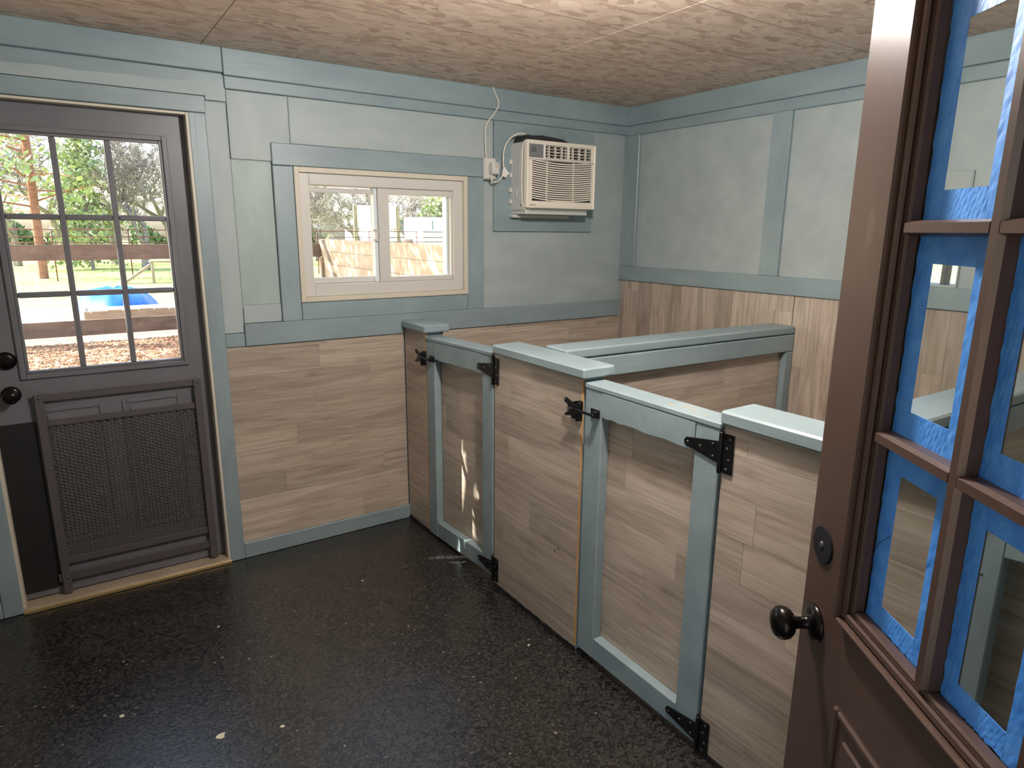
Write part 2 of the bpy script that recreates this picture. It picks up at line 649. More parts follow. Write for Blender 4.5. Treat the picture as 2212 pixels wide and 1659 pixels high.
# back wall rail and window surround
trim((-.797, X - .022), (-.022, 0), (1.047, 1.150), label='horizontal rail on the back wall under the sliding window')
trim((-.883, -.799), (-.018, 0), (1.047, 1.108), label='short rail block beside the back door casing')
trim((-.622, .492), (-.020, 0), (1.859, 1.954), label='head board over the sliding window')
trim((-.622, -.531), (-.020, 0), (1.150, 1.857), label='left board beside the sliding window')
trim((.388, .492), (-.020, 0), (1.150, 1.857), label='right board beside the sliding window')
trim((-.529, .386), (-.020, 0), (1.150, 1.234), label='apron board below the sliding window')
# door casing
trim((XL + .3, -.880), (-.022, 0), (2.050, 2.117), label='head casing over the back door')
trim((-.950, -.883), (-.020, 0), (0, 2.049), label='right casing of the back door')
trim((-1.832, -1.763), (-.020, 0), (0, 2.049), label='left casing of the back door')
structure(box('baseboard_back', (-.882, X - .012), (-.020, 0), (0, .078), TRIM, bev=.003), 'blue grey baseboard along the back wall')
structure(box('baseboard_left', (XL, -1.833), (-.020, 0), (0, .078), TRIM, bev=.003), 'blue grey baseboard left of the back door')

# painted sheet pieces on the back wall beside the door
box('panel', (-.882, -.797), (-.006, 0), (1.110, 2.100), PANEL, wall_back, bev=.002)
box('panel', (-.793, -.624), (-.003, 0), (1.236, 1.868), PANELR, wall_back, bev=.002)
box('panel', (-.793, -.624), (-.009, 0), (1.152, 1.230), PANEL, wall_back, bev=.002)
box('panel', (-.793, -.535), (-.010, 0), (1.874, 2.155), PANEL, wall_back, bev=.002)
box('panel', (-.531, .556), (-.006, 0), (1.956, 2.155), PANEL, wall_back, bev=.002)
rr = random.Random(3)
top = [(-1.60, 2.163), (-1.52, 2.160), (-1.42, 2.166), (-1.33, 2.160), (-1.24, 2.162), (-1.15, 2.166), (-1.06, 2.163), (-.99, 2.167), (-.94, 2.172), (-.90, 2.176), (-.87, 2.178), (-.845, 2.176), (-.825, 2.166), (-.808, 2.158), (-.797, 2.157)]
prism('panel', [(-.797, 2.104), (-.878, 2.104), (-.878, 2.119), (XL + .01, 2.119), (XL + .01, 2.163)] + top, 'y', -.021, 0, PANEL, wall_back)
# plywood panel behind the air conditioner
trim((.560, 1.267), (-.016, 0), (1.575, 2.156), .002, label='plain board behind the air conditioner')


# planks -------------------------------------------------------------
def planks(parent, plane, c0, c1, u, v, row=.121, seed=1, vertical=False, lens=(.45, 1.22), gap=.00025, first=None):
    """rows of laminate planks on a wall plane. plane 'x' or 'y' gives the normal axis, c0..c1 its thickness,
    u the horizontal range, v the height range."""
    r = random.Random(seed)
    A, B = (v, u) if vertical else (u, v)       # A: along the plank, B: across
    b = B[0]
    row0 = first if first else row
    while b < B[1] - .004:
        b1 = min(b + row0, B[1])
        if B[1] - b1 < .02:
            b1 = B[1]
        row0 = row
        a = A[0]
        nxt = A[0] + r.uniform(.12, lens[1])
        while a < A[1] - .004:
            a1 = min(nxt, A[1])
            if A[1] - a1 < .06:
                a1 = A[1]
            uu, vv = ((b, b1), (a, a1)) if vertical else ((a, a1), (b, b1))
            uu = (uu[0] + gap, uu[1] - gap)
            vv = (vv[0] + gap, vv[1] - gap)
            ax = 2 if vertical else (1 if plane == 'x' else 0)
            d = r.uniform(0, .0006)
            cc = (c0 + (d if c0 < c1 else -d), c1)
            if plane == 'x':
                box('plank', cc, uu, vv, LAM, parent, .0003, axis=ax)
            else:
                box('plank', uu, cc, vv, LAM, parent, .0003, axis=ax)
            a = a1
            nxt = a + r.uniform(*lens)
        b = b1


planks(wall_back, 'y', -.010, 0, (-.882, -.002), (.079, 1.046), seed=11, first=.10)
planks(wall_back, 'y', -.010, 0, (.10, X - .012), (.079, 1.046), seed=12, first=.10)
planks(wall_back, 'y', -.010, 0, (XL, -1.834), (.079, 1.046), seed=13, first=.10)
planks(wall_right, 'x', X - .010, X, (-1.256, -.012), (.004, 1.275), seed=14, vertical=True)
planks(wall_right, 'x', X - .010, X, (YF, -1.262), (.004, 1.275), seed=15, vertical=True)

# ------------------------------------------------------------------ stall half walls
CAPZ = (1.081, 1.119)


def half_wall(y0, y1, cap, label, seed, near_end=True, capz=CAPZ):
    """clad half wall along x=0 between y1 (near) and y0 (far)"""
    t = tag(empty('half_wall', (.05, (y0 + y1) / 2, 0)), label, 'half wall', 'clad half walls of the stall front')
    box('core', (.0085, .094), (y1 + .004, y0 - .001), (.002, capz[0]), TRIM, t, .002)
    planks(t, 'x', 0, .008, (y1 + .003, y0), (.021, capz[0] - .001), seed=seed, lens=(.3, .7))
    planks(t, 'x', .1025, .0945, (y1 + .003, y0), (.021, capz[0] - .001), seed=seed + 40, lens=(.3, .7))
    rb = random.Random(seed)
    pts = [(y1 + .003, .001), (y0, .001)]
    k = 26
    for i in range(k + 1):
        pts.append((y0 + (y1 + .003 - y0) * i / k, .019 + rb.uniform(-.006, .005)))
    prism('rubber_base', pts, 'x', -.0022, .0005, RUBBER, t)
    if near_end:
        box('raw_panel_edge', (.0003, .0085), (y1, y1 + .0028), (.024, capz[0] - .002), RAW, t, .0005)
    box('cap', (-.020, .124), (cap[1], cap[0]), capz, TRIM, t, .006)
    return t


hw1 = half_wall(-.021, -.262, (-.024, -.290), 'narrow plank half wall with short cap against the back wall', 21)
hw2 = half_wall(-.905, -1.478, (-.915, -1.506), 'plank half wall with blue grey cap between the two gates', 22)
hw3 = half_wall(-2.085, -2.660, (-2.080, -2.690), 'plank half wall half hidden behind the open brown door', 23, capz=(1.068, 1.107))
hw4 = half_wall(-3.262, YF + .002, (-3.255, YF + .002), 'short plank half wall end against the front wall', 24)
# nail marks in the wide half wall
for (yy, zz, s) in ((-1.365, .385, .007), (-1.345, .368, .009)):
    box('nail_hole', (-.0006, .0004), (yy - .0018, yy + .0018), (zz - s, zz + s * .4), RUBBER, hw2, 0)


def partition(y_left, y_right, z_cap, label, seed):
    """clad partition from the stall front to the right wall"""
    t = tag(empty('partition_wall', (.8, (y_left + y_right) / 2, 0)), label, 'partition', 'partitions between the stalls')
    xa, xb = .126, X - .012
    ang = math.atan2(y_right - y_left, xb - xa)
    keep = FR[0]
    FR[0] = keep @ Matrix.Translation((xa, y_left, 0)) @ Matrix.Rotation(ang, 4, 'Z')
    Lx = math.hypot(xb - xa, y_right - y_left)
    h = z_cap - .038
    box('core', (0, Lx), (-.028, .028), (.002, h), TRIM, t, .002)
    for s, sd in ((-1, seed), (1, seed + 7)):
        planks(t, 'y', s * .037, s * .0285, (.002, Lx - .002), (.01, h - .002), seed=sd)
        f0, f1 = (s * .038, s * .072)
        yy = (min(f0, f1), max(f0, f1))
        box('rail', (-.02, Lx), yy, (h - .088, h - .004), TRIM, t, .004)
        box('post', (Lx - .052, Lx), yy, (.002, h - .090), TRIM, t, .004)
    box('cap', (0, Lx + (.0)), (-.072, .072), (h, z_cap), TRIM, t, .006)
    FR[0] = keep
    return t


partition(-1.158, -1.212, 1.128, 'partition with blue grey cap running from the middle half wall to the right wall', 31)
partition(-2.372, -2.385, 1.112, 'partition seen through the glass of the open brown door', 35)


# ------------------------------------------------------------------ gates
def t_hinge(parent, yk, zc, sgn=1):
    """black T hinge: strap on the gate towards +y*sgn, leaf on the half wall"""
    h = prism('hinge', [(yk - .008 * sgn, zc + .032), (yk + .118 * sgn, zc + .013), (yk + .126 * sgn, zc + .004), (yk + .126 * sgn, zc - .006), (yk + .118 * sgn, zc - .013), (yk - .008 * sgn, zc - .036)], 'x', -.0045, -.0008, BLACK, parent, .0006)
    box('leaf', (-.0042, -.0006), tuple(sorted((yk - .010 * sgn, yk - .047 * sgn))), (zc - .057, zc + .057), BLACK, h, .0008)
    lathe('barrel', [(.0055, 0), (.0065, .004), (.0065, .116), (.0055, .120)], (-.006, yk - .006 * sgn, zc - .060), (0, 0, 1), BLACK, h, 12)
    lathe('pin', [(.002, 0), (.003, .004), (.003, .010), (.002, .013)], (-.006, yk - .006 * sgn, zc + .058), (0, 0, 1), BLACK, h, 8)
    for (a, b) in ((.112, 0), (.066, .0), (.022, .018), (.020, -.018), (-.034, .044), (-.026, .016), (-.034, -.016), (-.028, -.044)):
        lathe('screw', [(.0042, 0), (.0038, .0014), (.0016, .0018)], (-.0044, yk + a * sgn, zc + b), (-1, 0, 0), SCREW, h, 8)
    return h


def gate(y0, y1, zb, zt, label, seed, hinge_right=True):
    """y0 far side, y1 near side; zb/zt give (far, near) heights of bottom and top"""
    t = tag(empty('stall_gate', (.02, (y0 + y1) / 2, min(zb))), label, 'gate', 'plank gates of the stall front')
    s = .088
    lb = lambda y: zb[0] + (zb[1] - zb[0]) * (y - y0) / (y1 - y0)
    lt = lambda y: zt[0] + (zt[1] - zt[0]) * (y - y0) / (y1 - y0)
    B = .003
    prism('stile', [(y0, lb(y0)), (y0 - s, lb(y0 - s)), (y0 - s, lt(y0 - s)), (y0, lt(y0))], 'x', 0, .038, TRIM, t, B)
    prism('stile', [(y1, lb(y1)), (y1 + s, lb(y1 + s)), (y1 + s, lt(y1 + s)), (y1, lt(y1))], 'x', 0, .038, TRIM, t, B)
    a, b = y0 - s - .0008, y1 + s + .0008
    rw = random.Random(seed + 3)
    low = [(a + (b - a) * i / 14, lt(a + (b - a) * i / 14) - .086 + (rw.uniform(-.0035, .003) if 0 < i < 14 else 0)) for i in range(15)]
    prism('rail', low + [(b, lt(b) - .001), (a, lt(a) - .001)], 'x', -.002, .038, TRIM, t, .0012)
    prism('rail', [(a, lb(a)), (b, lb(b)), (b, lb(b) + .084), (a, lb(a) + .084)], 'x', .001, .038, TRIM, t, B)
    prism('top_board', [(y0 + .001, lt(y0) + .0005), (y1 - .001, lt(y1) + .0005), (y1 - .001, lt(y1) + .0185), (y0 + .001, lt(y0) + .0185)], 'x', -.003, .088, TRIM, t, B)
    planks(t, 'x', .0385, .0465, (y1 + .006, y0 - .006), (max(zb) + .01, min(zt) - .002), seed=seed, lens=(.25, .6), first=.07)
    box('back_panel', (.047, .053), (y1 + .004, y0 - .004), (max(zb) + .008, min(zt) - .002), RAW, t, .001)
    r = random.Random(seed)
    for (fy, fz) in ((.020, .030), (.055, .135), (.030, .165), (.050, .170), (.045, .30)):
        lathe('nail_head', [(.0032, 0), (.0028, .001), (.001, .0014)], (0, y0 - fy, zt[0] - fz), (-1, 0, 0), TRIM, t, 8)
    return t


g1 = gate(-.266, -.892, (.010, .044), (1.044, 1.062), 'smaller looking far gate with sunlit streaks on its planks', 51)
t_hinge(g1, -.893, 1.003)
t_hinge(g1, -.893, .090)
g2 = gate(-1.494, -2.072, (.034, .024), (1.050, 1.046), 'near gate with framed planks between the wide half wall and the brown door', 52)
t_hinge(g2, -2.074, .983)
t_hinge(g2, -2.074, .071)
# bare wood scrapes on the near gate's top board
for (sy, sx, l1, w1_) in ((-1.845, .030, .030, .004), (-1.880, .048, .036, .003), (-1.925, .040, .022, .004), (-1.900, .062, .018, .003), (-1.800, .020, .014, .002), (-1.990, .030, .012, .003)):
    zt_ = 1.050 + (1.046 - 1.050) * (sy + 1.494) / (-.578) + .0186
    prism('scrape', [(sx, sy), (sx + w1_, sy - l1 * .4), (sx + w1_ * .4, sy - l1), (sx - w1_, sy - l1 * .6)], 'z', zt_ - .0002, zt_ + .0003, RAW, g2)
g3 = gate(-2.672, -3.246, (.03, .03), (1.05, 1.05), 'gate behind the open brown door glimpsed through its lowest glass', 53)


def latch(parent, gt, ye, zc):
    """black gravity latch at the near end (ye) of a half wall, striker bar on the gate"""
    Y = lambda p, q=0: [(ye + a, zc + b + q) for a, b in p]
    l = prism('latch', Y([(.0779, .0210), (.0675, .0046), (.0558, -.0002), (.050, -.030), (-.0040, -.030), (-.0066, .0396), (.0017, .0432), (.0146, .0416)]), 'x', -.0065, -.0005, BLACK, parent, .0006)
    prism('lever', Y([(.0711, .0336), (.0690, .0440), (.0600, .0480), (.0520, .0455), (.0100, .0300), (.0080, .0140), (.0180, .0120), (.0632, .0286)]), 'x', -.026, -.021, BLACK, l, .0008)
    prism('tail', Y([(.0586, -.0131), (.0540, -.0071), (.0172, .0149), (-.0100, .0142), (-.0100, .0000), (.0000, -.0040), (.0479, -.0162), (.0565, -.0170)]), 'x', -.032, -.026, BLACK, l, .0008)
    box('side_plate', (-.030, -.006), (ye - .004, ye + .000), (zc - .028, zc + .036), BLACK, l, .0008)
    lathe('pivot', [(.006, 0), (.006, .026), (.004, .028)], (-.005, ye + .030, zc + .012), (-1, 0, 0), BLACK, l, 12)
    for (a, b) in ((.052, .014), (.030, .012), (.006, .034), (.006, -.014), (.0625, .039)):
        lathe('screw', [(.0040, 0), (.0036, .0014), (.0014, .0018)], (-.0066 if a < .06 else -.0262, ye + a, zc + b), (-1, 0, 0), SCREW, l, 8)
    st = box('striker_bar', (-.032, -.024), (ye - .094, ye + .012), (zc + .010, zc + .019), BLACK, gt, .002)
    box('striker_plate', (-.024, -.0025), (ye - .095, ye - .075), (zc + .004, zc + .026), BLACK, st, .001)
    box('striker_base', (-.0060, -.0005), (ye - .096, ye - .052), (zc + .000, zc + .030), BLACK, st, .001)
    return l


latch(hw2, g2, -1.478, .955)
latch(hw1, g1, -.262, .945)

# ------------------------------------------------------------------ back door
d1 = structure(empty('door_1', (-1.355, .05, 0)), 'dark half glazed back door with nine panes and a steel mesh guard')
SY = (.042, .086)                    # slab depth
SX0, SX1, SZ0, SZ1 = -1.752, -.961, .030, 2.036
LX0, LX1, LZ0, LZ1 = -1.645, -1.040, .985, 1.945     # lite cut-out
mbox('slab', [((SX0, LX0), SY, (SZ0, SZ1)), ((LX1, SX1), SY, (SZ0, SZ1)), ((LX0, LX1), SY, (SZ0, LZ0)), ((LX0, LX1), SY, (LZ1, SZ1))], DARKD, d1, org=(-1.355, .05, 0))


def ring(name, x0, x1, z0, z1, w, y0, y1, mat, parent, bev=.002):
    return mbox(name, [((x0, x0 + w), (y0, y1), (z0, z1)), ((x1 - w, x1), (y0, y1), (z0, z1)), ((x0 + w, x1 - w), (y0, y1), (z0, z0 + w)), ((x0 + w, x1 - w), (y0, y1), (z1 - w, z1))], mat, parent, bev)


fr = ring('lite_frame', LX0 - .006, LX1 + .006, LZ0 - .006, LZ1 + .006, .020, .030, .060, DARKD, d1)
ring('bead', LX0 + .014, LX1 - .014, LZ0 + .014, LZ1 - .014, .012, .038, .060, DARKD, fr)
gx = [LX0 + .026, LX1 - .026]
cols = [gx[0] + (gx[1] - gx[0]) * i / 3 for i in range(4)]
gz = [LZ0 + .026, LZ1 - .026]
rows = [gz[0] + (gz[1] - gz[0]) * i / 3 for i in range(4)]
for c in cols[1:3]:
    box('muntin', (c - .011, c + .011), (.040, .070), (gz[0], gz[1]), DARKD, d1, .004)
for i in range(3):
    for r_ in rows[1:3]:
        box('muntin', (cols[i] + (.011 if i else 0), cols[i + 1] - (.011 if i < 2 else 0)), (.041, .069), (r_ - .011, r_ + .011), DARKD, d1, .004)
for i in range(3):
    for k in range(3):
        box('pane', (cols[i], cols[i + 1]), (.062, .065), (rows[k], rows[k + 1]), GLASS, d1, 0)
# embossed lower panels
for (a, b) in ((-1.615, -1.385), (-1.315, -1.085)):
    pf = ring('panel_moulding', a, b, .245, .850, .016, .036, .043, DARKD, d1, .003)
    box('panel', (a + .030, b - .030), (.037, .044), (.275, .820), DARKD, d1, .004)
# knob and deadbolt
k = lathe('knob', [(.034, 0), (.034, .004), (.026, .010), (.013, .014), (.012, .034), (.020, .040), (.027, .050), (.028, .060), (.022, .070), (.010, .074)], (-1.690, .042, .922), (0, -1, 0), BRONZE, d1)
lathe('deadbolt', [(.036, 0), (.036, .006), (.030, .014), (.024, .018)], (-1.690, .042, 1.060), (0, -1, 0), BRONZE, d1)
# steel mesh guard screwed over the lower half
gd = box('guard_rail', (-1.625, -.998), (.018, .024), (.884, .912), GUARDM, d1, .001)
box('guard_rail', (-1.590, -1.015), (.022, .028), (.778, .802), GUARDM, d1, .001)
box('guard_rail', (-1.600, -1.015), (.020, .026), (.160, .190), GUARDM, d1, .001)
box('guard_rail', (-1.630, -.998), (.018, .024), (.085, .122), GUARDM, d1, .001)
for a in (-1.618, -1.030):
    box('guard_post', (a, a + .030), (.010, .020), (.032, .915), GUARDM, d1, .001)
for (a, zz) in ((-1.600, .900), (-1.015, .900), (-1.600, .105), (-1.015, .105), (-1.600, .60)):
    lathe('screw', [(.006, 0), (.005, .002), (.002, .003)], (a, .010, zz), (0, -1, 0), SCREW, d1, 8)
box('dark_strip', (-1.752, -1.626), (.034, .043), (.060, .800), plain('black_strip', srgb(22, 21, 22), 0.6), d1, .001)
# expanded mesh sheet: fine diagonal strands
bm = bmesh.new()
mx0, mx1, mz0, mz1 = -1.588, -1.030, .190, .780
st = .0150
sl_ = .5


def strand(sgn):
    c = -3.0
    while c < 3.0:
        # z = sgn*sl_*(x-mx0) + c
        ptsx = []
        xa_, xb_ = mx0, mx1
        for xx in (xa_, xb_):
            ptsx.append((xx, sgn * sl_ * (xx - mx0) + c))
        (x1_, z1_), (x2_, z2_) = ptsx
        # clip to mz0..mz1
        def cl(x1_, z1_, x2_, z2_):
            t0, t1 = 0.0, 1.0
            dz = z2_ - z1_
            for p, q in ((-dz, z1_ - mz0), (dz, mz1 - z1_)):
                if abs(p) < 1e-9:
                    if q < 0:
                        return None
                else:
                    r = q / p
                    if p < 0:
                        t0 = max(t0, r)
                    else:
                        t1 = min(t1, r)
            if t0 >= t1:
                return None
            return (x1_ + (x2_ - x1_) * t0, z1_ + dz * t0, x1_ + (x2_ - x1_) * t1, z1_ + dz * t1)
        r = cl(x1_, z1_, x2_, z2_)
        if r:
            a = Vector((r[0], .0245 + .0008 * sgn, r[1]))
            b = Vector((r[2], .0245 + .0008 * sgn, r[3]))
            d = (b - a).normalized()
            nn = Vector((-d.z, 0, d.x)) * .0014
            yy = Vector((0, .0008, 0))
            vs_ = [bm.verts.new(p - Vector((-1.3, .02, .5))) for p in (a - nn - yy, a + nn - yy, b + nn - yy, b - nn - yy, a - nn + yy, a + nn + yy, b + nn + yy, b - nn + yy)]
            for f in ((0, 1, 2, 3), (7, 6, 5, 4), (0, 4, 5, 1), (3, 2, 6, 7), (1, 5, 6, 2), (0, 3, 7, 4)):
                bm.faces.new([vs_[i] for i in f])
        c += st


strand(1)
strand(-1)
o = link('guard_mesh', finish(bm, 'guard_mesh'), GUARDM, Matrix.Translation((-1.3, .02, .5)), d1)
o['kind'] = 'stuff'
# jambs, head and threshold
for (a, b) in ((DX1 - .009, DX1 + .004), (DX0 - .004, DX0 + .009)):
    box('jamb', (a, b), (-.018, .118), (.0, DZ), CREAM, d1, .001)
box('head_jamb', (DX0 + .010, DX1 - .010), (-.018, .118), (SZ1 + .001, DZ), CREAM, d1, .001)
for (a, b) in ((DX1 - .022, DX1 - .010), (DX0 + .010, DX0 + .022)):
    box('door_stop', (a, b), (.088, .118), (.03, DZ - .012), CREAM, d1, .001)
box('threshold', (DX0 + .001, DX1 - .001), (-.030, .118), (.001, .022), SILL, d1, .003)
box('threshold_edge', (DX0 - .004, DX1 + .004), (-.038, -.030), (.001, .018), plain('brass_edge', srgb(190, 168, 120), 0.35, 0.6), d1, .002)

# ------------------------------------------------------------------ sliding window in the back wall
w1 = structure(empty('window_1', (-.07, 0, WZ0)), 'white vinyl sliding window in the back wall')
ring('outer_trim', WX0, WX1, WZ0, WZ1, .024, -.026, .020, CREAM, w1, .002)
mbox('frame', [((WX0 + .024, -.459), (-.012, .100), (WZ0 + .024, WZ1 - .024)), ((.305, WX1 - .024), (-.012, .100), (WZ0 + .024, WZ1 - .024)),
               ((-.459, .305), (-.012, .100), (WZ0 + .024, 1.318)), ((-.459, .305), (-.012, .100), (1.780, WZ1 - .024))], VINYL, w1, .003)
s1 = mbox('sash', [((-.459, -.113), (.030, .055), (1.3185, 1.346)), ((-.459, -.113), (.030, .055), (1.750, 1.772)), ((-.459, -.448), (.030, .055), (1.346, 1.750))], VINYL, w1, .002)
mbox('sash', [((-.118, -.060), (-.006, .028), (1.3185, 1.779)), ((-.060, .305), (-.002, .028), (1.3185, 1.342)), ((-.060, .305), (-.002, .028), (1.750, 1.779)), ((.296, .305), (.0, .06), (1.342, 1.75))], VINYL, w1, .002)
box('side_rail', (-.136, -.119), (.006, .050), (1.3186, 1.7785), ALU, w1, .002)
box('side_rail', (.284, .2955), (.030, .075), (1.343, 1.749), ALU, w1, .002)
box('pane', (-.448, -.136), (.040, .044), (1.346, 1.750), GLASS, w1, 0)
box('pane', (-.060, .296), (.012, .016), (1.342, 1.750), GLASS, w1, 0)
lt_ = box('latch', (-.132, -.122), (-.010, .006), (1.520, 1.585), VINYL, w1, .002)
box('latch_tab', (-.150, -.132), (-.008, .002), (1.570, 1.580), VINYL, lt_, .001)
box('latch_tab', (-.150, -.132), (-.008, .002), (1.522, 1.532), VINYL, lt_, .001)

# small window in the right wall, seen through the brown door's glass
w2 = structure(empty('window_2', (X, (RW0 + RW1) / 2, RZ0)), 'small window in the right wall seen through the brown door')
mbox('frame', [((X - .012, X + .10), (RW0, RW0 + .006), (RZ0, RZ1)), ((X - .012, X + .10), (RW1 - .03, RW1), (RZ0, RZ1)), ((X - .012, X + .10), (RW0 + .006, RW1 - .03), (RZ0, RZ0 + .010)), ((X - .012, X + .10), (RW0 + .006, RW1 - .03), (RZ1 - .075, RZ1))], PANEL, w2, .001)
box('mullion', (X - .004, X + .05), (-1.921, -1.905), (RZ0 + .010, RZ1 - .075), plain('grey_sash', srgb(90, 100, 96), 0.5), w2, .001)
box('pane', (X + .03, X + .034), (RW0 + .006, RW1 - .03), (RZ0 + .010, RZ1 - .075), GLASS, w2, 0)

# ------------------------------------------------------------------ open brown door
E0 = Vector((-.4179, -2.6039, 0))
A = math.radians(-124.0)
d2 = empty('door_2', E0)
structure(d2, 'brown half glazed door swung open with blue masking tape around its panes')
FR[0] = Matrix.Translation(E0) @ Matrix.Rotation(A, 4, 'Z')      # local x runs from the free edge to the hinge, -y faces the viewer
WM[d2.name] = FR[0]
d2.matrix_basis = FR[0]
DW, DH, DT = .832, 2.035, .042
LA, LB, LC, LD = .152, .680, 1.000, 1.888        # cut-out for the glass
mbox('slab', [((0, LA), (0, DT), (.012, DH)), ((LB, DW), (0, DT), (.012, DH)), ((LA, LB), (0, DT), (.012, LC)), ((LA, LB), (0, DT), (LD, DH))], BROWN, d2, org=(0, 0, 0))
for ys, nm in (((-.011, .0),), 'lite_frame'), (((DT, DT + .011),), 'lite_frame'):
    y0, y1 = ys[0]
    f = ring(nm, .127, .705, .976, 1.912, .009, y0 - .003 if y0 < 0 else y0, y1 if y0 < 0 else y1 + .003, BROWN, d2, .003)
    ring('bead', .137, .695, .986, 1.902, .014, y0 * .6 if y0 < 0 else y0, y1 if y0 < 0 else y0 + .007, BROWN, f, .003)
ring('glazing_stop', .150, .682, .998, 1.890, .010, .001, .019, BROWN, d2, .003)
ring('glazing_stop', .150, .682, .998, 1.890, .010, .026, .041, BROWN, d2, .003)
cx = [.160, .332, .504, .672]
cz = [1.008, 1.291, 1.586, 1.880]


def bar(name, a0, a1, c, vertical, mat):
    """muntin with sloping sides, proud on both faces of the glass"""
    prof = [(-.0062, -.004), (.0062, -.004), (.0095, .004), (.0102, .019), (.0102, .026), (.0062, .046), (-.0062, .046), (-.0102, .026), (-.0102, .019), (-.0095, .004)]
    if vertical:
        return prism(name, [(c + p, q) for p, q in prof], 'z', a0, a1, mat, d2)
    # horizontal: profile in (y,z), extruded along x
    return prism(name, [(q, c + p) for p, q in prof], 'x', a0, a1, mat, d2)


for c in cx[1:3]:
    bar('muntin', cz[0], cz[3], c, True, BROWN)
for i in range(3):
    for c in cz[1:3]:
        bar('muntin', cx[i] + (.0085 if i else 0), cx[i + 1] - (.0085 if i < 2 else 0), c, False, BROWN)


def tape_strip(parent, u0, u1, v0, v1, rough, seed):
    """thin strip of tape on the glass with torn outer edges and a few wrinkles. rough: sides that are ragged"""
    r = random.Random(seed)
    n = 26
    horiz = (u1 - u0) > (v1 - v0)
    m = 5
    bm = bmesh.new()
    G = []
    for i in range(n + 1):
        rowv = []
        for k in range(m + 1):
            a, b = i / n, k / m
            u = u0 + (u1 - u0) * (a if horiz else b)
            v = v0 + (v1 - v0) * (b if horiz else a)
            j = r.uniform(-.0022, .0010)
            if horiz:
                if 'lo' in rough and k == 0:
                    v -= j
                if 'hi' in rough and k == m:
                    v += j
            else:
                if 'lo' in rough and k == 0:
                    u -= j * .6
                if 'hi' in rough and k == m:
                    u += j * .6
            d = .0192 - .0006 * math.sin(6.3 * (a * 2.7 + b * .8 + seed)) ** 8 - .0003 * r.random()
            rowv.append(Vector((u, d, v)))
        G.append(rowv)
    c = G[n // 2][m // 2].copy()
    top_ = [[bm.verts.new(p - c) for p in row] for row in G]
    bot = [[bm.verts.new(Vector((p.x, .0199, p.z)) - c) for p in row] for row in G]
    for i in range(n):
        for k in range(m):
            bm.faces.new((top_[i][k], top_[i + 1][k], top_[i + 1][k + 1], top_[i][k + 1]))
            bm.faces.new((bot[i][k], bot[i][k + 1], bot[i + 1][k + 1], bot[i + 1][k]))
    for i in range(n):
        bm.faces.new((top_[i][0], bot[i][0], bot[i + 1][0], top_[i + 1][0]))
        bm.faces.new((top_[i][m], top_[i + 1][m], bot[i + 1][m], bot[i][m]))
    for k in range(m):
        bm.faces.new((top_[0][k], top_[0][k + 1], bot[0][k + 1], bot[0][k]))
        bm.faces.new((top_[n][k], bot[n][k], bot[n][k + 1], top_[n][k + 1]))
    return link('masking_tape', finish(bm, 'masking_tape'), TAPE, Matrix.Translation(c), parent, False)


sd_ = 100
for i in range(3):
    for k in range(3):
        a0, a1 = cx[i] + (.0102 if i else 0), cx[i + 1] - (.0102 if i < 2 else 0)
        b0, b1 = cz[k] + (.0102 if k else 0), cz[k + 1] - (.0102 if k < 2 else 0)
        p = box('pane', (a0 - .006, a1 + .006), (.0200, .0230), (b0 - .006, b1 + .006), DGLASS, d2, 0)
        ia, ib = cx[i] + .0365, cx[i + 1] - .053 if i < 2 else cx[i + 1] - .040
        ib = ia + .083
        ja, jb = cz[k] + (.047 if k else .032), cz[k + 1] - .046
        sd_ += 5
        e = .0012
        tape_strip(p, a0 + e, ia, b0 - .002, b1 + .002, ('lo',), sd_)
        tape_strip(p, ib, a1 - e, b0 - .002, b1 + .002, ('hi',), sd_ + 1)
        tape_strip(p, ia - .0005, ib + .0005, b0 - .002, ja, ('lo',), sd_ + 2)
        tape_strip(p, ia - .0005, ib + .0005, jb, b1 + .002, ('hi',), sd_ + 3)
# lower raised panels
for (a, b) in ((.150, .396), (.436, .682)):
    box('panel_recess', (a, b), (-.0005, .002), (.20, .833), BROWN, d2, .0002)
    ring('panel_moulding', a, b, .20, .833, .013, -.006, .0015, BROWN, d2, .003)
    prism('panel', [(a + .036, .236), (b - .036, .236), (b - .036, .797), (a + .036, .797)], 'y', -.006, .002, BROWN, d2, .004)
# knob set and deadbolt plate
kb = lathe('knob', [(.033, 0), (.033, .003), (.029, .008), (.020, .011), (.0125, .014), (.0105, .020), (.0105, .034), (.014, .038), (.022, .042), (.0275, .049), (.0290, .057), (.0275, .064), (.021, .071), (.010, .0745)], (.050, 0, .917), (0, -1, 0), BRONZE, d2, 32)
db = lathe('deadbolt_plate', [(.033, 0), (.033, .0016), (.031, .003)], (.046, 0, 1.063), (0, -1, 0), plain('dark_plate', srgb(26, 26, 30), 0.8, 0.0, 0.2), d2, 32, False)
lathe('screw', [(.0065, 0), (.0055, .0016), (.002, .002)], (.046, -.0028, 1.063), (0, -1, 0), SCREW, db, 12)
# hair on the tape
tube('thread', [(.158, .0170, 1.112), (.166, .0172, 1.118), (.172, .0172, 1.130), (.181, .0172, 1.138), (.196, .0172, 1.152)], .00045, RUBBER, d2, 5)
FR[0] = Matrix.Identity(4)
for zz in (.25, 1.05, 1.80):
    h = E0 + Vector((math.cos(A), math.sin(A), 0)) * (DW + .006)
    lathe('hinge', [(.006, 0), (.006, .09)], (h.x + .004, h.y + .012, zz), (0, 0, 1), BRONZE, d2, 10)
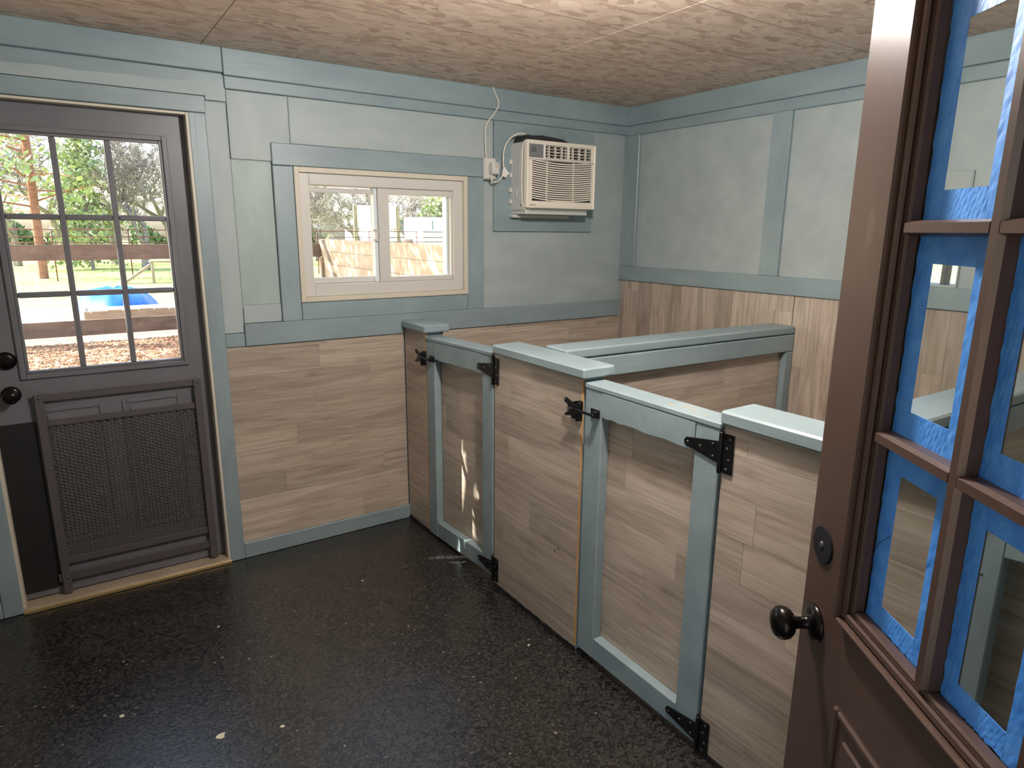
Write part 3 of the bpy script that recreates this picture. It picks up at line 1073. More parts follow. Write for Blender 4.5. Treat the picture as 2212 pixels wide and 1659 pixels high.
# doorway lining behind the viewer
trim((FX0 - .07, FX0), (YF, YF + .02), (0, FZ), label='left casing of the open doorway')
trim((FX1, FX1 + .07), (YF, YF + .02), (0, FZ), label='right casing of the open doorway')
trim((FX0 - .07, FX1 + .07), (YF, YF + .02), (FZ, FZ + .08), label='head casing of the open doorway')

# ------------------------------------------------------------------ air conditioner
ac = tag(empty('air_conditioner', (.9, -.02, 1.676)), 'white window air conditioner mounted through the back wall', 'air conditioner')
ax0, ax1, az0, az1, ay = .662, 1.142, 1.700, 2.052, -.185
box('body', (ax0 + .008, ax1 - .022), (-.150, .10), (1.686, 2.046), ACG, ac, .006)
box('base_pan', (ax0 + .012, ax1 - .030), (-.155, .0), (1.668, 1.6855), ACG, ac, .003)
box('support_ledge', (ax0 - .006, ax1 - .085), (-.060, -.0165), (1.650, 1.667), VINYL, ac, .002)
for zz in (1.95, 1.88, 1.80, 1.74):
    box('side_clip', (ax0 - .008, ax0 + .0078), (-.030, -.0165), (zz - .014, zz + .010), VINYL, ac, .001)
for yy, za, zb in ((-.105, 1.735, 2.005), (-.075, 1.76, 1.80)):
    box('side_rib', (ax0 + .0035, ax0 + .0085), (yy - .008, yy + .008), (za, zb), ACG, ac, .002)
box('side_slot', (ax0 + .0065, ax0 + .0082), (-.132, -.127), (1.75, 1.85), ACD, ac, 0)
fp = ring('front_panel', ax0, ax1, az0, az1, .014, ay, -.150, ACW, ac, .004)
gx0, gx1, gz0, gz1 = ax0 + .034, ax1 - .026, 1.738, 1.950
mbox('face', [((ax0 + .014, gx0), (ay + .003, ay + .012), (az0 + .014, gz1)), ((gx1, ax1 - .014), (ay + .003, ay + .012), (az0 + .014, gz1)),
              ((gx0, gx1), (ay + .003, ay + .012), (az0 + .014, gz0)), ((ax0 + .014, ax1 - .014), (ay + .003, ay + .012), (gz1, 1.962)),
              ((ax0 + .014, ax1 - .014), (ay + .003, ay + .012), (2.032, az1 - .014)), ((ax0 + .014, .676), (ay + .003, ay + .012), (1.962, 2.032)),
              ((.770, .784), (ay + .003, ay + .012), (1.962, 2.032)), ((.936, .950), (ay + .003, ay + .012), (1.962, 2.032)), ((1.108, ax1 - .014), (ay + .003, ay + .012), (1.962, 2.032))], ACW, fp, .0)
box('grille_back', (gx0 - .004, gx1 + .004), (ay + .018, ay + .022), (gz0 - .02, gz1 + .004), ACD, fp, 0)
box('face_seam', (ax0 + .002, ax1 - .002), (ay + .0005, ay + .004), (1.9525, 1.9545), ACD, fp, 0)
NS = 18
for i in range(NS):
    zc = gz0 + .012 + (gz1 - gz0 - .004) * (i + .5) / NS
    n = 14
    P = []
    for k in range(n + 1):
        t = k / n
        xx = gx0 - .001 + (gx1 - gx0 + .002) * t
        P.append((xx, ay + .0045, zc - .014 * (1 - (2 * t - 1) ** 2)))
    bm = bmesh.new()
    org = Vector(P[n // 2])
    prev = None
    for (xx, yy, zz) in P:
        q = [bm.verts.new(Vector(v) - org) for v in ((xx, yy - .002, zz - .0036), (xx, yy - .002, zz + .0026), (xx, yy + .012, zz + .0046), (xx, yy + .012, zz - .0016))]
        if prev:
            for j in range(4):
                bm.faces.new((prev[j], prev[(j + 1) % 4], q[(j + 1) % 4], q[j]))
        else:
            bm.faces.new(q[::-1])
        prev = q
    bm.faces.new(prev)
    link('slat', finish(bm, 'slat'), ACW, Matrix.Translation(org), fp)
for xx in (.80, .985):
    box('grille_rib', (xx - .0015, xx + .0015), (ay + .006, ay + .017), (gz0 - .004, gz1), ACW, fp, 0)
# vents
for (a, b) in ((.784, .936), (.950, 1.108)):
    v = box('vent', (a, b), (ay + .030, ay + .033), (1.962, 2.032), ACD, ac, 0)
    for i in range(5):
        zz = 1.966 + .0155 * i
        box('louvre', (a + .002, b - .002), (ay + .006, ay + .020), (zz - .0014, zz + .0014), ACW, v, .0004)
    for i in range(3):
        xx = a + (b - a) * (i + .7) / 3.4
        box('vane', (xx - .002, xx + .002), (ay + .010, ay + .028), (1.963, 2.031), ACW, v, .0004)
    box('tab', ((a + b) / 2 - .018, (a + b) / 2 + .018), (ay + .002, ay + .008), (1.993, 1.999), ACW, v, .001)
cp = box('control_panel', (.676, .770), (ay + .004, ay + .010), (1.962, 2.032), ACC, ac, .001)
box('display', (.690, .722), (ay + .0032, ay + .0042), (1.990, 2.020), plain('display', srgb(96, 98, 101), 0.3), cp, 0)
text_mesh('logo', 'AIRTECH', .0105, Matrix.Translation((.680, ay - .0004, 1.7135)) @ Matrix.Rotation(math.radians(90), 4, 'X'), plain('logo_grey', srgb(128, 118, 108), 0.5), fp)
lathe('screw', [(.005, 0), (.004, .002)], (ax0 + .0078, -.115, 1.715), (-1, 0, 0), SCREW, ac, 10)
# foam on top
prism('foam_seal', [(ax0 + .02, 2.047), (.985, 2.047), (.980, 2.062), (.945, 2.076), (.80, 2.086), (.730, 2.081), (.70, 2.083), (ax0 + .03, 2.076)], 'y', -.13, -.018, FOAM, ac, .002)
box('top_clip', (1.00, 1.09), (-.10, -.02), (2.047, 2.055), ACG, ac, .001)
# power cord
pc = tube('power_cord', [(.705, -.10, 2.086), (.668, -.10, 2.088), (.630, -.085, 2.070), (.600, -.07, 2.030), (.592, -.06, 1.990), (.590, -.06, 1.940), (.592, -.06, 1.905), (.585, -.06, 1.870), (.560, -.06, 1.842), (.535, -.062, 1.832), (.515, -.066, 1.838), (.507, -.068, 1.856), (.510, -.070, 1.872)], .0042, CORD, ac)
prism('cord_tag', [(.575, 1.868), (.603, 1.860), (.616, 1.878), (.628, 1.884), (.612, 1.894), (.596, 1.916), (.582, 1.900)], 'y', -.068, -.0665, plain('paper_tag', srgb(226, 222, 216), 0.7), pc)
box('plug', (.503, .549), (-.092, -.0465), (1.872, 1.934), VINYL, pc, .006)
box('plug_label', (.520, .546), (-.0932, -.0921), (1.905, 1.930), plain('plug_label', srgb(190, 186, 178), 0.5), pc, 0)
tube('cord_loop', [(ax0 + .030, -.12, 2.050), (ax0 + .012, -.135, 2.044), (ax0 + .001, -.138, 2.015), (ax0 - .001, -.136, 1.96), (ax0, -.134, 1.85), (ax0 + .001, -.136, 1.76), (ax0 + .004, -.142, 1.715), (ax0 + .014, -.150, 1.690), (ax0 + .035, -.156, 1.684)], .0042, CORD, pc)

ob = tag(empty('electrical_outlet', (.517, -.02, 1.845)), 'white surface outlet box with the air conditioner plugged in', 'outlet')
box('box', (.481, .554), (-.040, -.0201), (1.846, 1.960), VINYL, ob, .004)
box('cover', (.484, .551), (-.046, -.040), (1.850, 1.956), VINYL, ob, .002)
tag(tube('supply_cable', [(.498, -.036, 1.958), (.497, -.030, 1.99), (.496, -.026, 2.05), (.499, -.026, 2.115), (.515, -.036, 2.150), (.545, -.046, 2.190), (.566, -.046, 2.225), (.564, -.044, 2.255), (.548, -.042, 2.285), (.536, -.042, 2.3135)], .0036, CORD), 'thin white supply cable from outlet box up to ceiling', 'cable')

# ------------------------------------------------------------------ ceiling lamp just above the picture
LX_, LY_ = -.33, -1.96
lamp = tag(empty('ceiling_lamp', (LX_, LY_, CEIL)), 'bare bulb pendant lamp hanging from the ceiling', 'lamp')
LZ = 2.165
lathe('base', [(.062, 0), (.062, .014), (.050, .030), (.030, .040)], (LX_, LY_, CEIL - .0005), (0, 0, -1), VINYL, lamp, 24)
tube('stem', [(LX_, LY_, CEIL - .038), (LX_, LY_, LZ + .085)], .012, VINYL, lamp, 10, False)
lathe('socket', [(.018, 0), (.024, .006), (.024, .040), (.018, .046)], (LX_, LY_, LZ + .092), (0, 0, -1), VINYL, lamp, 16)
em, n_, l_, b_ = mat_new('lamp_bulb')
b_.inputs['Base Color'].default_value = (.9, .9, .88, 1)
b_.inputs['Emission Color'].default_value = (1.0, .965, .92, 1)
b_.inputs['Emission Strength'].default_value = 300.0
lathe('bulb', [(.016, -.046), (.022, -.036)] + [(.047 * math.cos(a_), .047 * math.sin(a_)) for a_ in [math.radians(-50 + 140 * k_ / 12) for k_ in range(12)]] + [(.003, .047)], (LX_, LY_, LZ), (0, 0, -1), em, lamp, 24)

# ------------------------------------------------------------------ specks on the floor
CHIP = plain('paint_chip', srgb(206, 200, 180), 0.7)


def chip(x, y, s, label, seed):
    r = random.Random(seed)
    k = 7
    a0 = r.uniform(0, 6)
    pts = [(x + s * r.uniform(.45, 1.0) * math.cos(a0 + 6.283 * i / k) * 1.3, y + s * r.uniform(.4, 1) * math.sin(a0 + 6.283 * i / k)) for i in range(k)]
    o = prism('paint_chip', pts, 'z', .0003, .0022, CHIP)
    tag(o, label, 'paint chip', 'pale chips on the black floor')


chip(-1.218, -1.199, .016, 'largest pale leaf-like chip on the black floor near the picture bottom', 1)
chip(-1.044, -1.264, .008, 'small pale chip on the black floor right of the largest chip', 2)
chip(-1.474, -.924, .009, 'pale chip on the black floor left of the largest chip', 3)
chip(-1.107, -.559, .006, 'tiny pale chip on the black floor in front of the back door', 4)
chip(-.484, -.535, .005, 'tiny pale chip on the black floor left of the far gate', 5)
chip(-.123, -1.351, .006, 'tiny pale chip on the black floor below the wide half wall', 6)

# ------------------------------------------------------------------ outdoors
GZ = .05


def ground_mat():
    m, n, l, b = mat_new('ground')
    g = n.new('ShaderNodeNewGeometry')
    f = noise(n, l, g.outputs['Position'], 0.22, 4, 0.6)
    f2 = noise(n, l, g.outputs['Position'], 9.0, 5, 0.7)
    c1 = ramp(n, [(0.3, srgb(150, 120, 92)), (0.7, srgb(206, 176, 146))])
    l.new(f2, c1.inputs[0])
    c2 = ramp(n, [(0.3, srgb(120, 140, 72)), (0.7, srgb(190, 196, 130))])
    l.new(f2, c2.inputs[0])
    se = n.new('ShaderNodeSeparateXYZ')
    l.new(g.outputs['Position'], se.inputs[0])
    mr = n.new('ShaderNodeMapRange')
    mr.inputs[1].default_value, mr.inputs[2].default_value = 9.0, 15.0
    l.new(se.outputs['Y'], mr.inputs[0])
    c = mixc(n, l, mr.outputs[0], c1.outputs[0], c2.outputs[0])
    l.new(c, b.inputs['Base Color'])
    b.inputs['Roughness'].default_value = 0.95
    b.inputs['Specular IOR Level'].default_value = 0.1
    bump(n, l, b, f2, 0.6, 0.03)
    return m


GROUND = ground_mat()
gb = mbox('yard_ground', [((-60, 60), (.13, 90), (-.35, GZ)), ((-60, 60), (-60, YF - T), (-.35, -.05)), ((-60, XL - T), (YF - T, .13), (-.35, -.05)), ((X + T, 60), (YF - T, .13), (-.35, -.05))], GROUND, org=(0, 0, 0))
structure(gb, 'sunlit yard ground of mulch and grass outside')

structure(box('porch_roof', (-3.6, 2.2), (-8.0, YF - T - .001), (2.42, 2.54), plain('added_roof_boards', srgb(96, 84, 74), .9), bev=0), 'unseen board roof added to dim the light from the open doorway')  # unseen roof, added to cut the daylight entering by the doorway
structure(box('wall_light_block', (-3.6, 2.2), (-8.1, -8.0), (-.05, 2.42), plain('added_wall_boards', srgb(104, 92, 82), .9), bev=0), 'unseen board wall added to dim the light from the open doorway')  # unseen end wall, added with the roof to darken the doorway
structure(box('added_slab', (-3.6, 2.2), (-8.0, YF - T - .001), (-.05, -.015), plain('concrete', srgb(120, 118, 114), .85), bev=.004), 'unseen concrete slab added to make the light bounced into the doorway less warm')  # unseen grey slab, added so light bounced off the ground is less warm

# wood chips in front of the fence
r = random.Random(5)
MV, MF = [], []
CUBE = [Vector((a, b, c)) for a in (-.5, .5) for b in (-.5, .5) for c in (-.5, .5)]
for i in range(5200):
    x, y = r.uniform(-2.6, .5), r.uniform(4.2, 7.34)
    M = Matrix.Translation((x, y - 6, r.uniform(.002, .016))) @ Matrix.Rotation(r.uniform(0, 6.28), 4, 'Z') @ Matrix.Rotation(r.uniform(-.5, .5), 4, 'Y') @ Matrix.Diagonal((r.uniform(.02, .07), r.uniform(.008, .02), r.uniform(.004, .009), 1))
    k = len(MV)
    MV += [M @ v for v in CUBE]
    MF += [tuple(k + q for q in f) for f in ((0, 1, 3, 2), (4, 6, 7, 5), (0, 4, 5, 1), (2, 3, 7, 6), (0, 2, 6, 4), (1, 5, 7, 3))]
mme = bpy.data.meshes.new('mulch')
mme.from_pydata(MV, [], MF)
CH = paint('mulch_chip', srgb(136, 92, 66), srgb(212, 170, 136), 0.9, 0.3, (30, 30, 30))
mu = link('mulch', mme, CH, Matrix.Translation((0, 6, GZ)))
tag(mu, 'brown wood chip mulch on the yard outside the back door', 'mulch', kind='stuff')

# fence parallel to the back wall: planks, posts and wire
fe = tag(empty('wire_fence', (-.5, 7.4, GZ)), 'wire fence with wooden planks across the yard behind the back door', 'fence')
xs_ = [-9.5, -5.9, -2.3, -.78, 2.06]
for a, b in zip(xs_, xs_[1:]):
    box('plank', (a + .004, b - .004), (7.40, 7.438), (.142, .352), FENCEW, fe, .004)
    box('plank', (a + .004, b - .004), (7.40, 7.438), (1.150, 1.355), FENCEW, fe, .004)
for xx in (-9.4, -5.9, -2.62):
    lathe('post', [(.06, 0), (.06, 1.35), (.045, 1.40)], (xx, 7.50, GZ), (0, 0, 1), POSTW, fe, 10)
WIRE = plain('galvanised_wire', srgb(150, 148, 144), 0.5, 0.3)
bx = []
for zz in (.06, .16, .26, .36, .52, .68, .84, 1.0, 1.15, 1.3):
    bx.append(((-6, 2.0), (7.392, 7.395), (GZ + zz - .0015, GZ + zz + .0015)))
for i in range(80):
    xx = -6 + .1 * i
    bx.append(((xx - .0012, xx + .0012), (7.392, 7.3945), (GZ + .02, GZ + 1.30)))
wm = mbox('wire_mesh', bx, WIRE, fe, 0, org=(-2, 7.39, GZ))
wm['kind'] = 'stuff'

# board fence running away from the house, seen through the window
bf = tag(empty('board_fence', (2.0, 5.0, GZ)), 'solid board fence with round posts seen through the sliding window', 'fence')
for k in range(7):
    z1 = 1.428 - .192 * k
    box('board', (2.0, 2.036), (.4, 4.20), (max(z1 - .189, GZ), z1), OLDWOOD, bf, .004)
    box('board', (2.0, 2.036), (4.205, 7.395), (max(z1 - .189, GZ), z1), OLDWOOD, bf, .004)
for yy, zt_ in ((7.28, 1.46), (4.42, 1.47), (1.4, 1.47)):
    lathe('post', [(.075, 0), (.075, zt_ - GZ - .05), (.055, zt_ - GZ)], (2.118, yy, GZ), (0, 0, 1), POSTW, bf, 12)
prism('brace', [(7.38, 1.42), (7.24, 1.42), (6.0, .10), (6.14, .10)], 'x', 1.955, 1.998, OLDWOOD, bf, .004)
box('upright', (1.955, 1.998), (7.29, 7.39), (GZ, 1.14), OLDWOOD, bf, .004)

# low raised bed, blue tarp and white sheet beyond the fence
rb_ = tag(empty('raised_bed', (.4, 8.6, GZ)), 'low wooden raised bed with notched top just behind the wire fence', 'raised bed')
pts = [(-1.27, GZ), (2.2, GZ), (2.2, .37)]
r = random.Random(9)
xx = 2.2
while xx > -1.26:
    h = .352 + r.uniform(-.008, .008)
    pts += [(xx, h), (max(xx - .20, -1.27), h)]
    xx -= .20
    if xx > -1.2:
        pts += [(xx, h - .02), (xx - .012, h - .02)]
        xx -= .012
prism('front_board', pts, 'y', 8.50, 8.54, OLDWOOD, rb_)
box('side_board', (-1.27, -1.23), (8.545, 9.6), (GZ, .34), OLDWOOD, rb_, .004)
prism('bed_soil', [(-1.22, 8.55), (2.2, 8.55), (2.2, 9.6), (-1.22, 9.6)], 'z', GZ, .30, plain('pale_soil', srgb(214, 196, 178), .95), rb_)


def mound(name, cx_, cy_, rx, ry, h, mat, seed, z0=GZ, pw=2.2, rip=.03, n=40, m=12):
    r = random.Random(seed)
    ph = [r.uniform(0, 6.28) for _ in range(6)]
    bm = bmesh.new()
    rings = []
    for i in range(m + 1):
        q = i / m
        rr_ = []
        for k in range(n):
            a = 6.28318 * k / n
            e = 1 + .06 * math.sin(3 * a + ph[0]) + .04 * math.sin(7 * a + ph[1])
            zz = h * (1 - q ** pw) + rip * q * (1 - q) * 4 * (math.sin(9 * a + ph[2] + 5 * q) * .5 + math.sin(17 * a + ph[3]) * .4)
            rr_.append(bm.verts.new((rx * q * e * math.cos(a), ry * q * e * math.sin(a), max(zz, 0) + .004)))
        rings.append(rr_)
    for i in range(1, m):
        for k in range(n):
            bm.faces.new((rings[i][k], rings[i][(k + 1) % n], rings[i + 1][(k + 1) % n], rings[i + 1][k]))
    for k in range(n):
        bm.faces.new((rings[0][k], rings[1][k], rings[1][(k + 1) % n]))
    bmesh.ops.remove_doubles(bm, verts=bm.verts, dist=1e-5)
    bt = [bm.verts.new((v.co.x, v.co.y, 0)) for v in rings[m]]
    for k in range(n):
        bm.faces.new((rings[m][k], rings[m][(k + 1) % n], bt[(k + 1) % n], bt[k]))
    bm.faces.new(bt[::-1])
    return link(name, finish(bm, name), mat, Matrix.Translation((cx_, cy_, z0)), None, True)


tag(mound('blue_tarp', -.68, 12.0, .72, 1.35, .36, plain('blue_tarp', srgb(20, 100, 215), 0.35), 4, pw=3.5, rip=.05), 'crumpled bright blue tarp heap in the yard beyond the fence', 'tarp')
ws = prism('white_sheet', [(-2.35, 10.3), (-1.50, 8.35), (-1.33, 8.30), (-1.30, 9.9), (-1.62, 10.6), (-1.75, 12.0), (-2.9, 12.0)], 'z', GZ + .006, GZ + .018, plain('white_sheet', srgb(236, 232, 226), 0.8))
tag(ws, 'white sheet lying flat on the ground beside the blue tarp', 'sheet')

# wooden play bench far in the yard
pb = tag(empty('play_bench', (.85, 18, GZ)), 'small wooden bench with a sloping ramp far across the yard', 'bench')
box('seat', (.60, 1.25), (18.0, 18.4), (.62, .68), OLDWOOD, pb, .01)
for xx in (.62, 1.16):
    box('leg', (xx, xx + .07), (18.02, 18.10), (GZ, .62), OLDWOOD, pb, .005)
prism('ramp', [(.60, .58), (.60, .50), (-.05, GZ), (-.16, GZ)], 'y', 18.1, 18.35, POSTW, pb)

# red pipe fence across the pasture
pf_ = tag(empty('pipe_fence', (2, 20, GZ)), 'long red pipe rail fence across the far pasture', 'fence')
RED = plain('red_pipe', srgb(120, 70, 62), 0.5, 0.3)
for zz in (1.512, 1.305, 1.145):
    tube('rail', [(-14, 20, zz), (16, 20, zz)], .015, RED, pf_, 6, False)
for i in range(16):
    xx = -13 + 1.9 * i
    tube('post', [(xx, 20, GZ), (xx, 20, 1.53)], .018, RED, pf_, 6, False)

# wooden sign frame with white panel
sg = tag(empty('sign_board', (8.2, 21, GZ)), 'white panel in a wooden post frame beyond the red fence', 'sign')
for xx in (7.74, 9.45):
    box('post', (xx, xx + .14), (21, 21.1), (GZ, 2.46), OLDWOOD, sg, .006)
box('panel', (7.88, 9.45), (21.02, 21.06), (1.72, 2.38), plain('white_panel', srgb(238, 232, 226), .6), sg, .004)
box('top_board', (7.88, 9.45), (21.0, 21.08), (2.39, 2.46), plain('white_board', srgb(236, 236, 232), .6), sg, .004)
box('bottom_board', (7.88, 9.45), (21.0, 21.08), (1.64, 1.71), plain('white_board2', srgb(236, 236, 232), .6), sg, .004)

# white trailer and farm house
WH = plain('white_siding', srgb(240, 240, 238), .5)
GREYG = plain('grey_glass', srgb(120, 135, 145), .2)
tr = tag(empty('white_trailer', (13.6, 24, GZ)), 'plain white trailer with a narrow door far beyond the red fence', 'trailer')
box('body', (12.05, 15.4), (24, 26), (.60, 2.14), WH, tr, .05)
box('chassis', (12.15, 15.3), (24.1, 25.9), (.42, .595), BLACK, tr, .02)
box('door', (13.2, 13.8), (23.985, 24.0), (.7, 2.0), WH, tr, .004)
box('vent_window', (12.52, 12.57), (23.985, 24.0), (1.6, 2.0), GREYG, tr, .002)
for xx in (12.9, 14.4):
    lathe('wheel', [(.10, 0), (.34, .01), (.34, .20), (.10, .21)], (xx, 24.0, GZ + .34), (0, 1, 0), RUBBER, tr, 18)
hs = tag(empty('farm_house', (20.5, 46, GZ)), 'pale farmhouse with a porch far behind the trailer', 'house')
box('wall', (17.6, 23.5), (44, 49), (GZ, 2.65), WH, hs, .02)
prism('roof', [(43.2, 2.66), (49.8, 2.66), (46.5, 3.7)], 'x', 17.2, 23.9, plain('grey_roof', srgb(170, 172, 175), .8), hs)
for xx in (18.0, 19.6, 21.4):
    wv_ = box('window', (xx, xx + .9), (43.96, 43.99), (1.4, 2.4), VINYL, hs, .01)
    box('window_pane', (xx + .07, xx + .83), (43.945, 43.958), (1.48, 2.32), GREYG, wv_, 0)
box('porch_floor', (17.6, 22.5), (42.2, 43.94), (.35, .55), WH, hs, .02)
for xx in (17.7, 18.9, 20.3, 22.2):
    box('porch_post', (xx, xx + .12), (42.25, 42.37), (.55, 2.45), WH, hs, .01)
box('porch_roof', (17.4, 22.7), (42.0, 43.94), (2.46, 2.60), WH, hs, .02)

# trees ---------------------------------------------------------------
BARK = paint('pale_bark', srgb(122, 112, 105), srgb(152, 141, 133), .95, .6)
REDBARK = paint('pine_bark', srgb(140, 92, 76), srgb(168, 116, 98), .95, .6)
LEAF = paint('evergreen_leaf', srgb(138, 152, 104), srgb(184, 196, 146), .8, .1)
LEAF2 = paint('dark_leaf', srgb(86, 108, 70), srgb(132, 150, 100), .8, .1)


def leafquad(bm, p, s, r):
    a = Vector((r.gauss(0, 1), r.gauss(0, 1), r.gauss(0, 1))).normalized()
    b = a.orthogonal().normalized()
    c = a.cross(b)
    w = .45
    v = [bm.verts.new(p + b * s), bm.verts.new(p + c * s * w), bm.verts.new(p - b * s), bm.verts.new(p - c * s * w)]
    bm.faces.new(v)


def grow(bm, p, d, L, rad, lvl, r, tips, spread=.55):
    n = 3
    P = [p.copy()]
    dd = d.copy()
    for i in range(n):
        dd = (dd + Vector((r.gauss(0, .13), r.gauss(0, .13), r.gauss(0.02, .08)))).normalized()
        P.append(P[-1] + dd * L / n)
    sweep(bm, P, [max(rad * (1 - .45 * i / n), .0085) for i in range(n + 1)], 6 if lvl > 3 else (4 if lvl > 1 else 3))
    tips.append(P[-1])
    if lvl <= 0:
        return
    kids = 3 if lvl > 1 else 4
    for k in range(kids):
        t = r.uniform(.45, 1.0) if k else 1.0
        i = min(int(t * n), n - 1)
        q = P[i].lerp(P[i + 1], t * n - i)
        a = r.uniform(0, 6.283)
        o1 = dd.orthogonal().normalized()
        o2 = dd.cross(o1)
        s = r.uniform(.5, 1.1) * spread * 1.5
        nd = (dd + (o1 * math.cos(a) + o2 * math.sin(a)) * s + Vector((0, 0, .12))).normalized()
        grow(bm, q, nd, L * r.uniform(.58, .80), rad * .55, lvl - 1, r, tips, spread)


def bare_tree_mesh(seed, h, lv=6):
    r = random.Random(seed)
    bm = bmesh.new()
    tips = []
    grow(bm, Vector((0, 0, 0)), Vector((r.gauss(0, .05), r.gauss(0, .05), 1)).normalized(), h * .20, h * .017, lv, r, tips, .75)
    return finish(bm, 'bare_tree'), tips


def pine_parts(seed, h, rad, nleaf, ls, base=.25):
    r = random.Random(seed)
    bt = bmesh.new()
    sweep(bt, [(0, 0, 0), (.05, 0, h * .35), (0, .05, h * .7), (0, 0, h)], [h * .012, h * .010, h * .006, .02], 10)
    bl = bmesh.new()
    nb = 70
    for i in range(nb):
        z = h * (base + (1 - base) * (i + .5) / nb)
        a = r.uniform(0, 6.283)
        q = (z / h - base) / (1 - base)
        R = rad * (1 - q) ** .7 * r.uniform(.6, 1.1) + .25
        tip = Vector((R * math.cos(a), R * math.sin(a), z - .1 * R + r.uniform(-.2, .5)))
        st_ = Vector((0, 0, z - .15 * R))
        sweep(bt, [st_, st_.lerp(tip, .5) + Vector((0, 0, .08)), tip], [.04, .025, .008], 4)
        for k in range(nleaf // nb):
            t = r.uniform(.30, 1.05)
            p = st_.lerp(tip, t) + Vector((r.gauss(0, .22), r.gauss(0, .22), r.gauss(0, .16)))
            leafquad(bl, p, ls * r.uniform(.6, 1.3), r)
    return finish(bt, 'trunk'), finish(bl, 'foliage')


def place_tree(name, parts, mats, loc, rz, s, label, group):
    t = tag(empty(name, loc), label, 'tree', group)
    M = Matrix.Translation(loc) @ Matrix.Rotation(rz, 4, 'Z') @ Matrix.Diagonal((s, s, s, 1))
    for (nm, me), mt in zip(parts, mats):
        link(nm, me, mt, M, t)
    return t


bares = [bare_tree_mesh(s_, 7.0)[0] for s_ in (61, 62, 63)]
spots = [(-4.6, 27, 1.0, 'leafless tree left of the pine beyond the pasture'), (-2.9, 30, 1.0, 'leafless tree just left of the pine trunk'), (-1.3, 33, 1.1, 'leafless tree behind the pine'),
         (.5, 30, 1.0, 'leafless tree behind the bright green cedar'), (1.15, 25.2, .85, 'nearest leafless tree above the right door panes'), (2.6, 28.5, 1.0, 'leafless tree at the right edge of the door glass'),
         (7.6, 26.5, .9, 'leafless tree at the left edge of the sliding window'), (9.2, 30, 1.0, 'leafless tree left of the white sign panel'), (10.6, 27.5, .9, 'leafless tree behind the white sign panel'),
         (11.9, 31.5, 1.0, 'leafless tree in the middle of the sliding window'), (12.6, 27.0, .85, 'leafless tree above the left end of the trailer'), (16.4, 36, 1.2, 'leafless tree left of the farmhouse'), (17.2, 31, 1.0, 'leafless tree behind the white trailer')]
for i, (x, y, s_, lab) in enumerate(spots):
    place_tree('bare_tree', [('branches', bares[i % 3])], [BARK], (x, y, GZ), i * 1.9, s_ * (1.5 if x < 5 else 1.1), lab, 'leafless trees along the pasture')
pt, pl = pine_parts(71, 11, 1.9, 1700, .13, .2)
place_tree('pine_tree', [('trunk', pt), ('foliage', pl)], [REDBARK, LEAF], (-1.95, 21.5, GZ), 0, 1.0, 'pine with reddish trunk seen through the left door panes', 'evergreens beyond the fence')
ct, cl_ = pine_parts(72, 5.5, 1.3, 3000, .12, .06)
place_tree('cedar_tree', [('trunk', ct), ('foliage', cl_)], [BARK, LEAF], (-.5, 26, GZ), 1, .95, 'bright green cedar seen through the middle door panes', 'evergreens beyond the fence')
place_tree('cedar_tree', [('trunk', ct), ('foliage', cl_)], [BARK, LEAF], (15.3, 28.2, GZ), 2, 1.1, 'green cedar above the white trailer', 'evergreens beyond the fence')
place_tree('cedar_tree', [('trunk', ct), ('foliage', cl_)], [BARK, LEAF], (6.9, 31, GZ), 3, .8, 'green cedar at the left edge of the sliding window', 'evergreens beyond the fence')

# far hedge rows
def hedge_mesh(seed, L=5.0, h=1.6):
    r = random.Random(seed)
    bm = bmesh.new()
    for i in range(2600):
        x = r.uniform(-L / 2, L / 2)
        z = h * r.random() ** .8 * (.75 + .25 * math.sin(x * 2 + seed))
        leafquad(bm, Vector((x, r.gauss(0, .5), z)), r.uniform(.08, .2), r)
    return finish(bm, 'shrub')


hm = [hedge_mesh(81), hedge_mesh(82)]
for i, (x, y, lab) in enumerate([(-6.5, 40, 'far green shrub row left of the pine'), (-1.2, 41, 'far green shrub row behind the pine trunk'), (4.6, 41, 'far green shrub row above the right door panes'), (10.6, 40, 'far green shrub row left of the sign'), (27.0, 39, 'far green shrub row right of the farmhouse')]):
    o = link('shrub_row', hm[i % 2], LEAF2, Matrix.Translation((x, y, GZ)) @ Matrix.Diagonal((1.05, 1, 1.1 + .2 * (i % 2), 1)))
    tag(o, lab, 'shrub', 'far shrub rows')

# shade trees left of the house: unseen, first one's foliage cut to shape the sun streaks
GAPS = [[(-.438, .10), (-.446, .62), (-.464, .45), (-.456, .10)],
        [(-.488, .06), (-.492, .46), (-.513, .55), (-.548, .44), (-.538, .28), (-.552, .06)],
        [(-.575, -.02), (-.585, .30), (-.572, .43), (-.600, .39), (-.614, .20), (-.605, -.02)],
        [(-.600, -.13), (-.555, -.02), (-.610, -.02), (-.650, -.10)]]


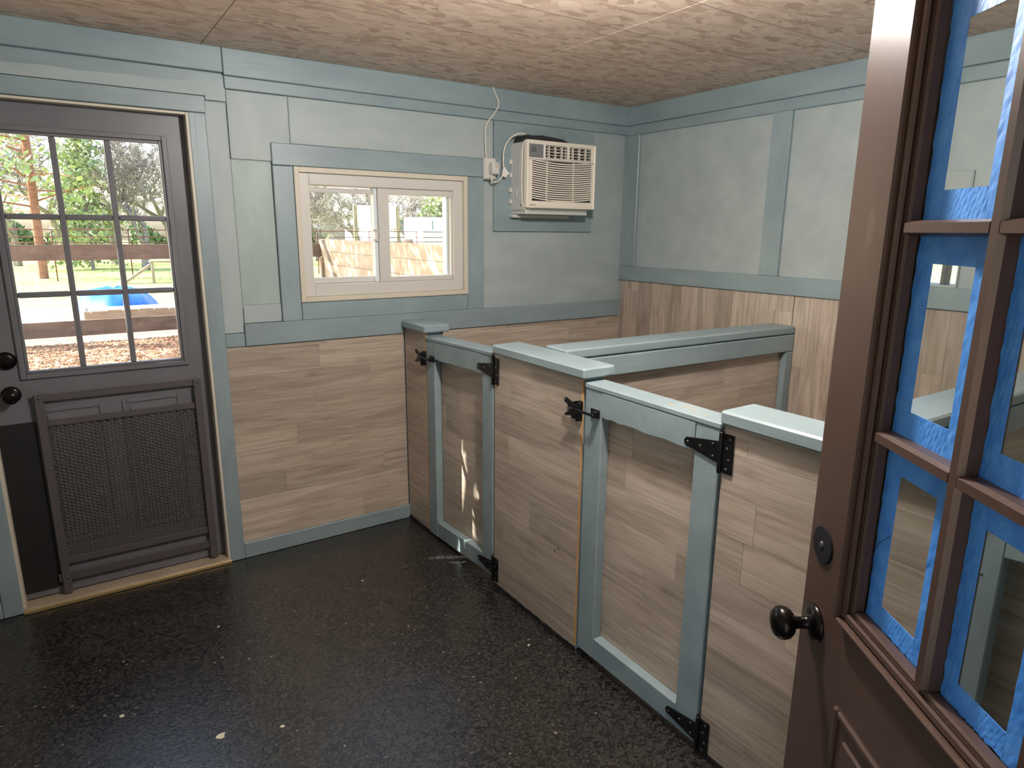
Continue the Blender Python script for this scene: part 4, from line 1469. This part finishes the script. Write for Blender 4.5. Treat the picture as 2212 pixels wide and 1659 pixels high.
def in_gap(p, mar):
    """does the sun ray through p end on one of the lit streaks (plane x=.04)?"""
    t = (.04 - p.x) / sd.x
    q = p + sd * t
    for g in GAPS:
        ins = False
        n = len(g)
        dm = 9
        for i in range(n):
            a, b = g[i], g[(i + 1) % n]
            if (a[1] > q.z) != (b[1] > q.z) and q.y < (b[0] - a[0]) * (q.z - a[1]) / (b[1] - a[1]) + a[0]:
                ins = not ins
            ex, ez = b[0] - a[0], b[1] - a[1]
            u = max(0, min(1, ((q.y - a[0]) * ex + (q.z - a[1]) * ez) / (ex * ex + ez * ez)))
            dm = min(dm, math.hypot(q.y - a[0] - u * ex, q.z - a[1] - u * ez))
        if ins or dm < mar:
            return True
    return False


def shade_parts(seed, loc_c, R, nleaf, ls, trunk_base, gaps):
    r = random.Random(seed)
    bt = bmesh.new()
    base = Vector(trunk_base)
    top_ = Vector(loc_c) - base
    sweep(bt, [(0, 0, 0), top_ * .4, top_ * .8], [.16, .12, .07], 8)
    bl = bmesh.new()
    for i in range(40):
        d = Vector((r.gauss(0, 1), r.gauss(0, 1), r.gauss(0, 1))).normalized() * R * r.uniform(.4, 1)
        if not gaps or not any(in_gap(base + top_ * .85 + d * .5 + (top_ * .15 + d * .5) * (k / 8), .02) for k in range(9)):
            sweep(bt, [top_ * .75, top_ * .85 + d * .5, top_ + d], [.04, .02, .006], 4)
    for k in range(nleaf):
        d = Vector((r.gauss(0, 1), r.gauss(0, 1), r.gauss(0, 1))).normalized() * R * r.random() ** .42
        p = top_ + d
        s_ = ls * r.uniform(.6, 1.4)
        if gaps and in_gap(base + p, s_ * 1.05):
            continue
        leafquad(bl, p, s_, r)
    return finish(bt, 'trunk'), finish(bl, 'foliage')


su = -sd
for (aim, dist, R, nl_, ls_, lab, sd2, gp) in (((-.75, 0, 1.45), 4.6, 1.75, 9000, .075, 'unseen leafy tree left of the house, foliage cut to shape the sun streaks', 91, True), ((2.0, 5.2, 1.1), 9.0, 2.9, 4200, .11, 'leafy tree outside dappling the board fence', 92, False)):
    c = Vector(aim) + su * dist
    base = Vector((c.x - (1.0 if gp else 0), c.y + (.6 if gp else 0), GZ))
    pa, pb_ = shade_parts(sd2, c, R, nl_, ls_, base, gp)
    place_tree('shade_tree', [('trunk', pa), ('foliage', pb_)], [BARK, LEAF2], base, 0, 1.0, lab, 'leafy shade trees')
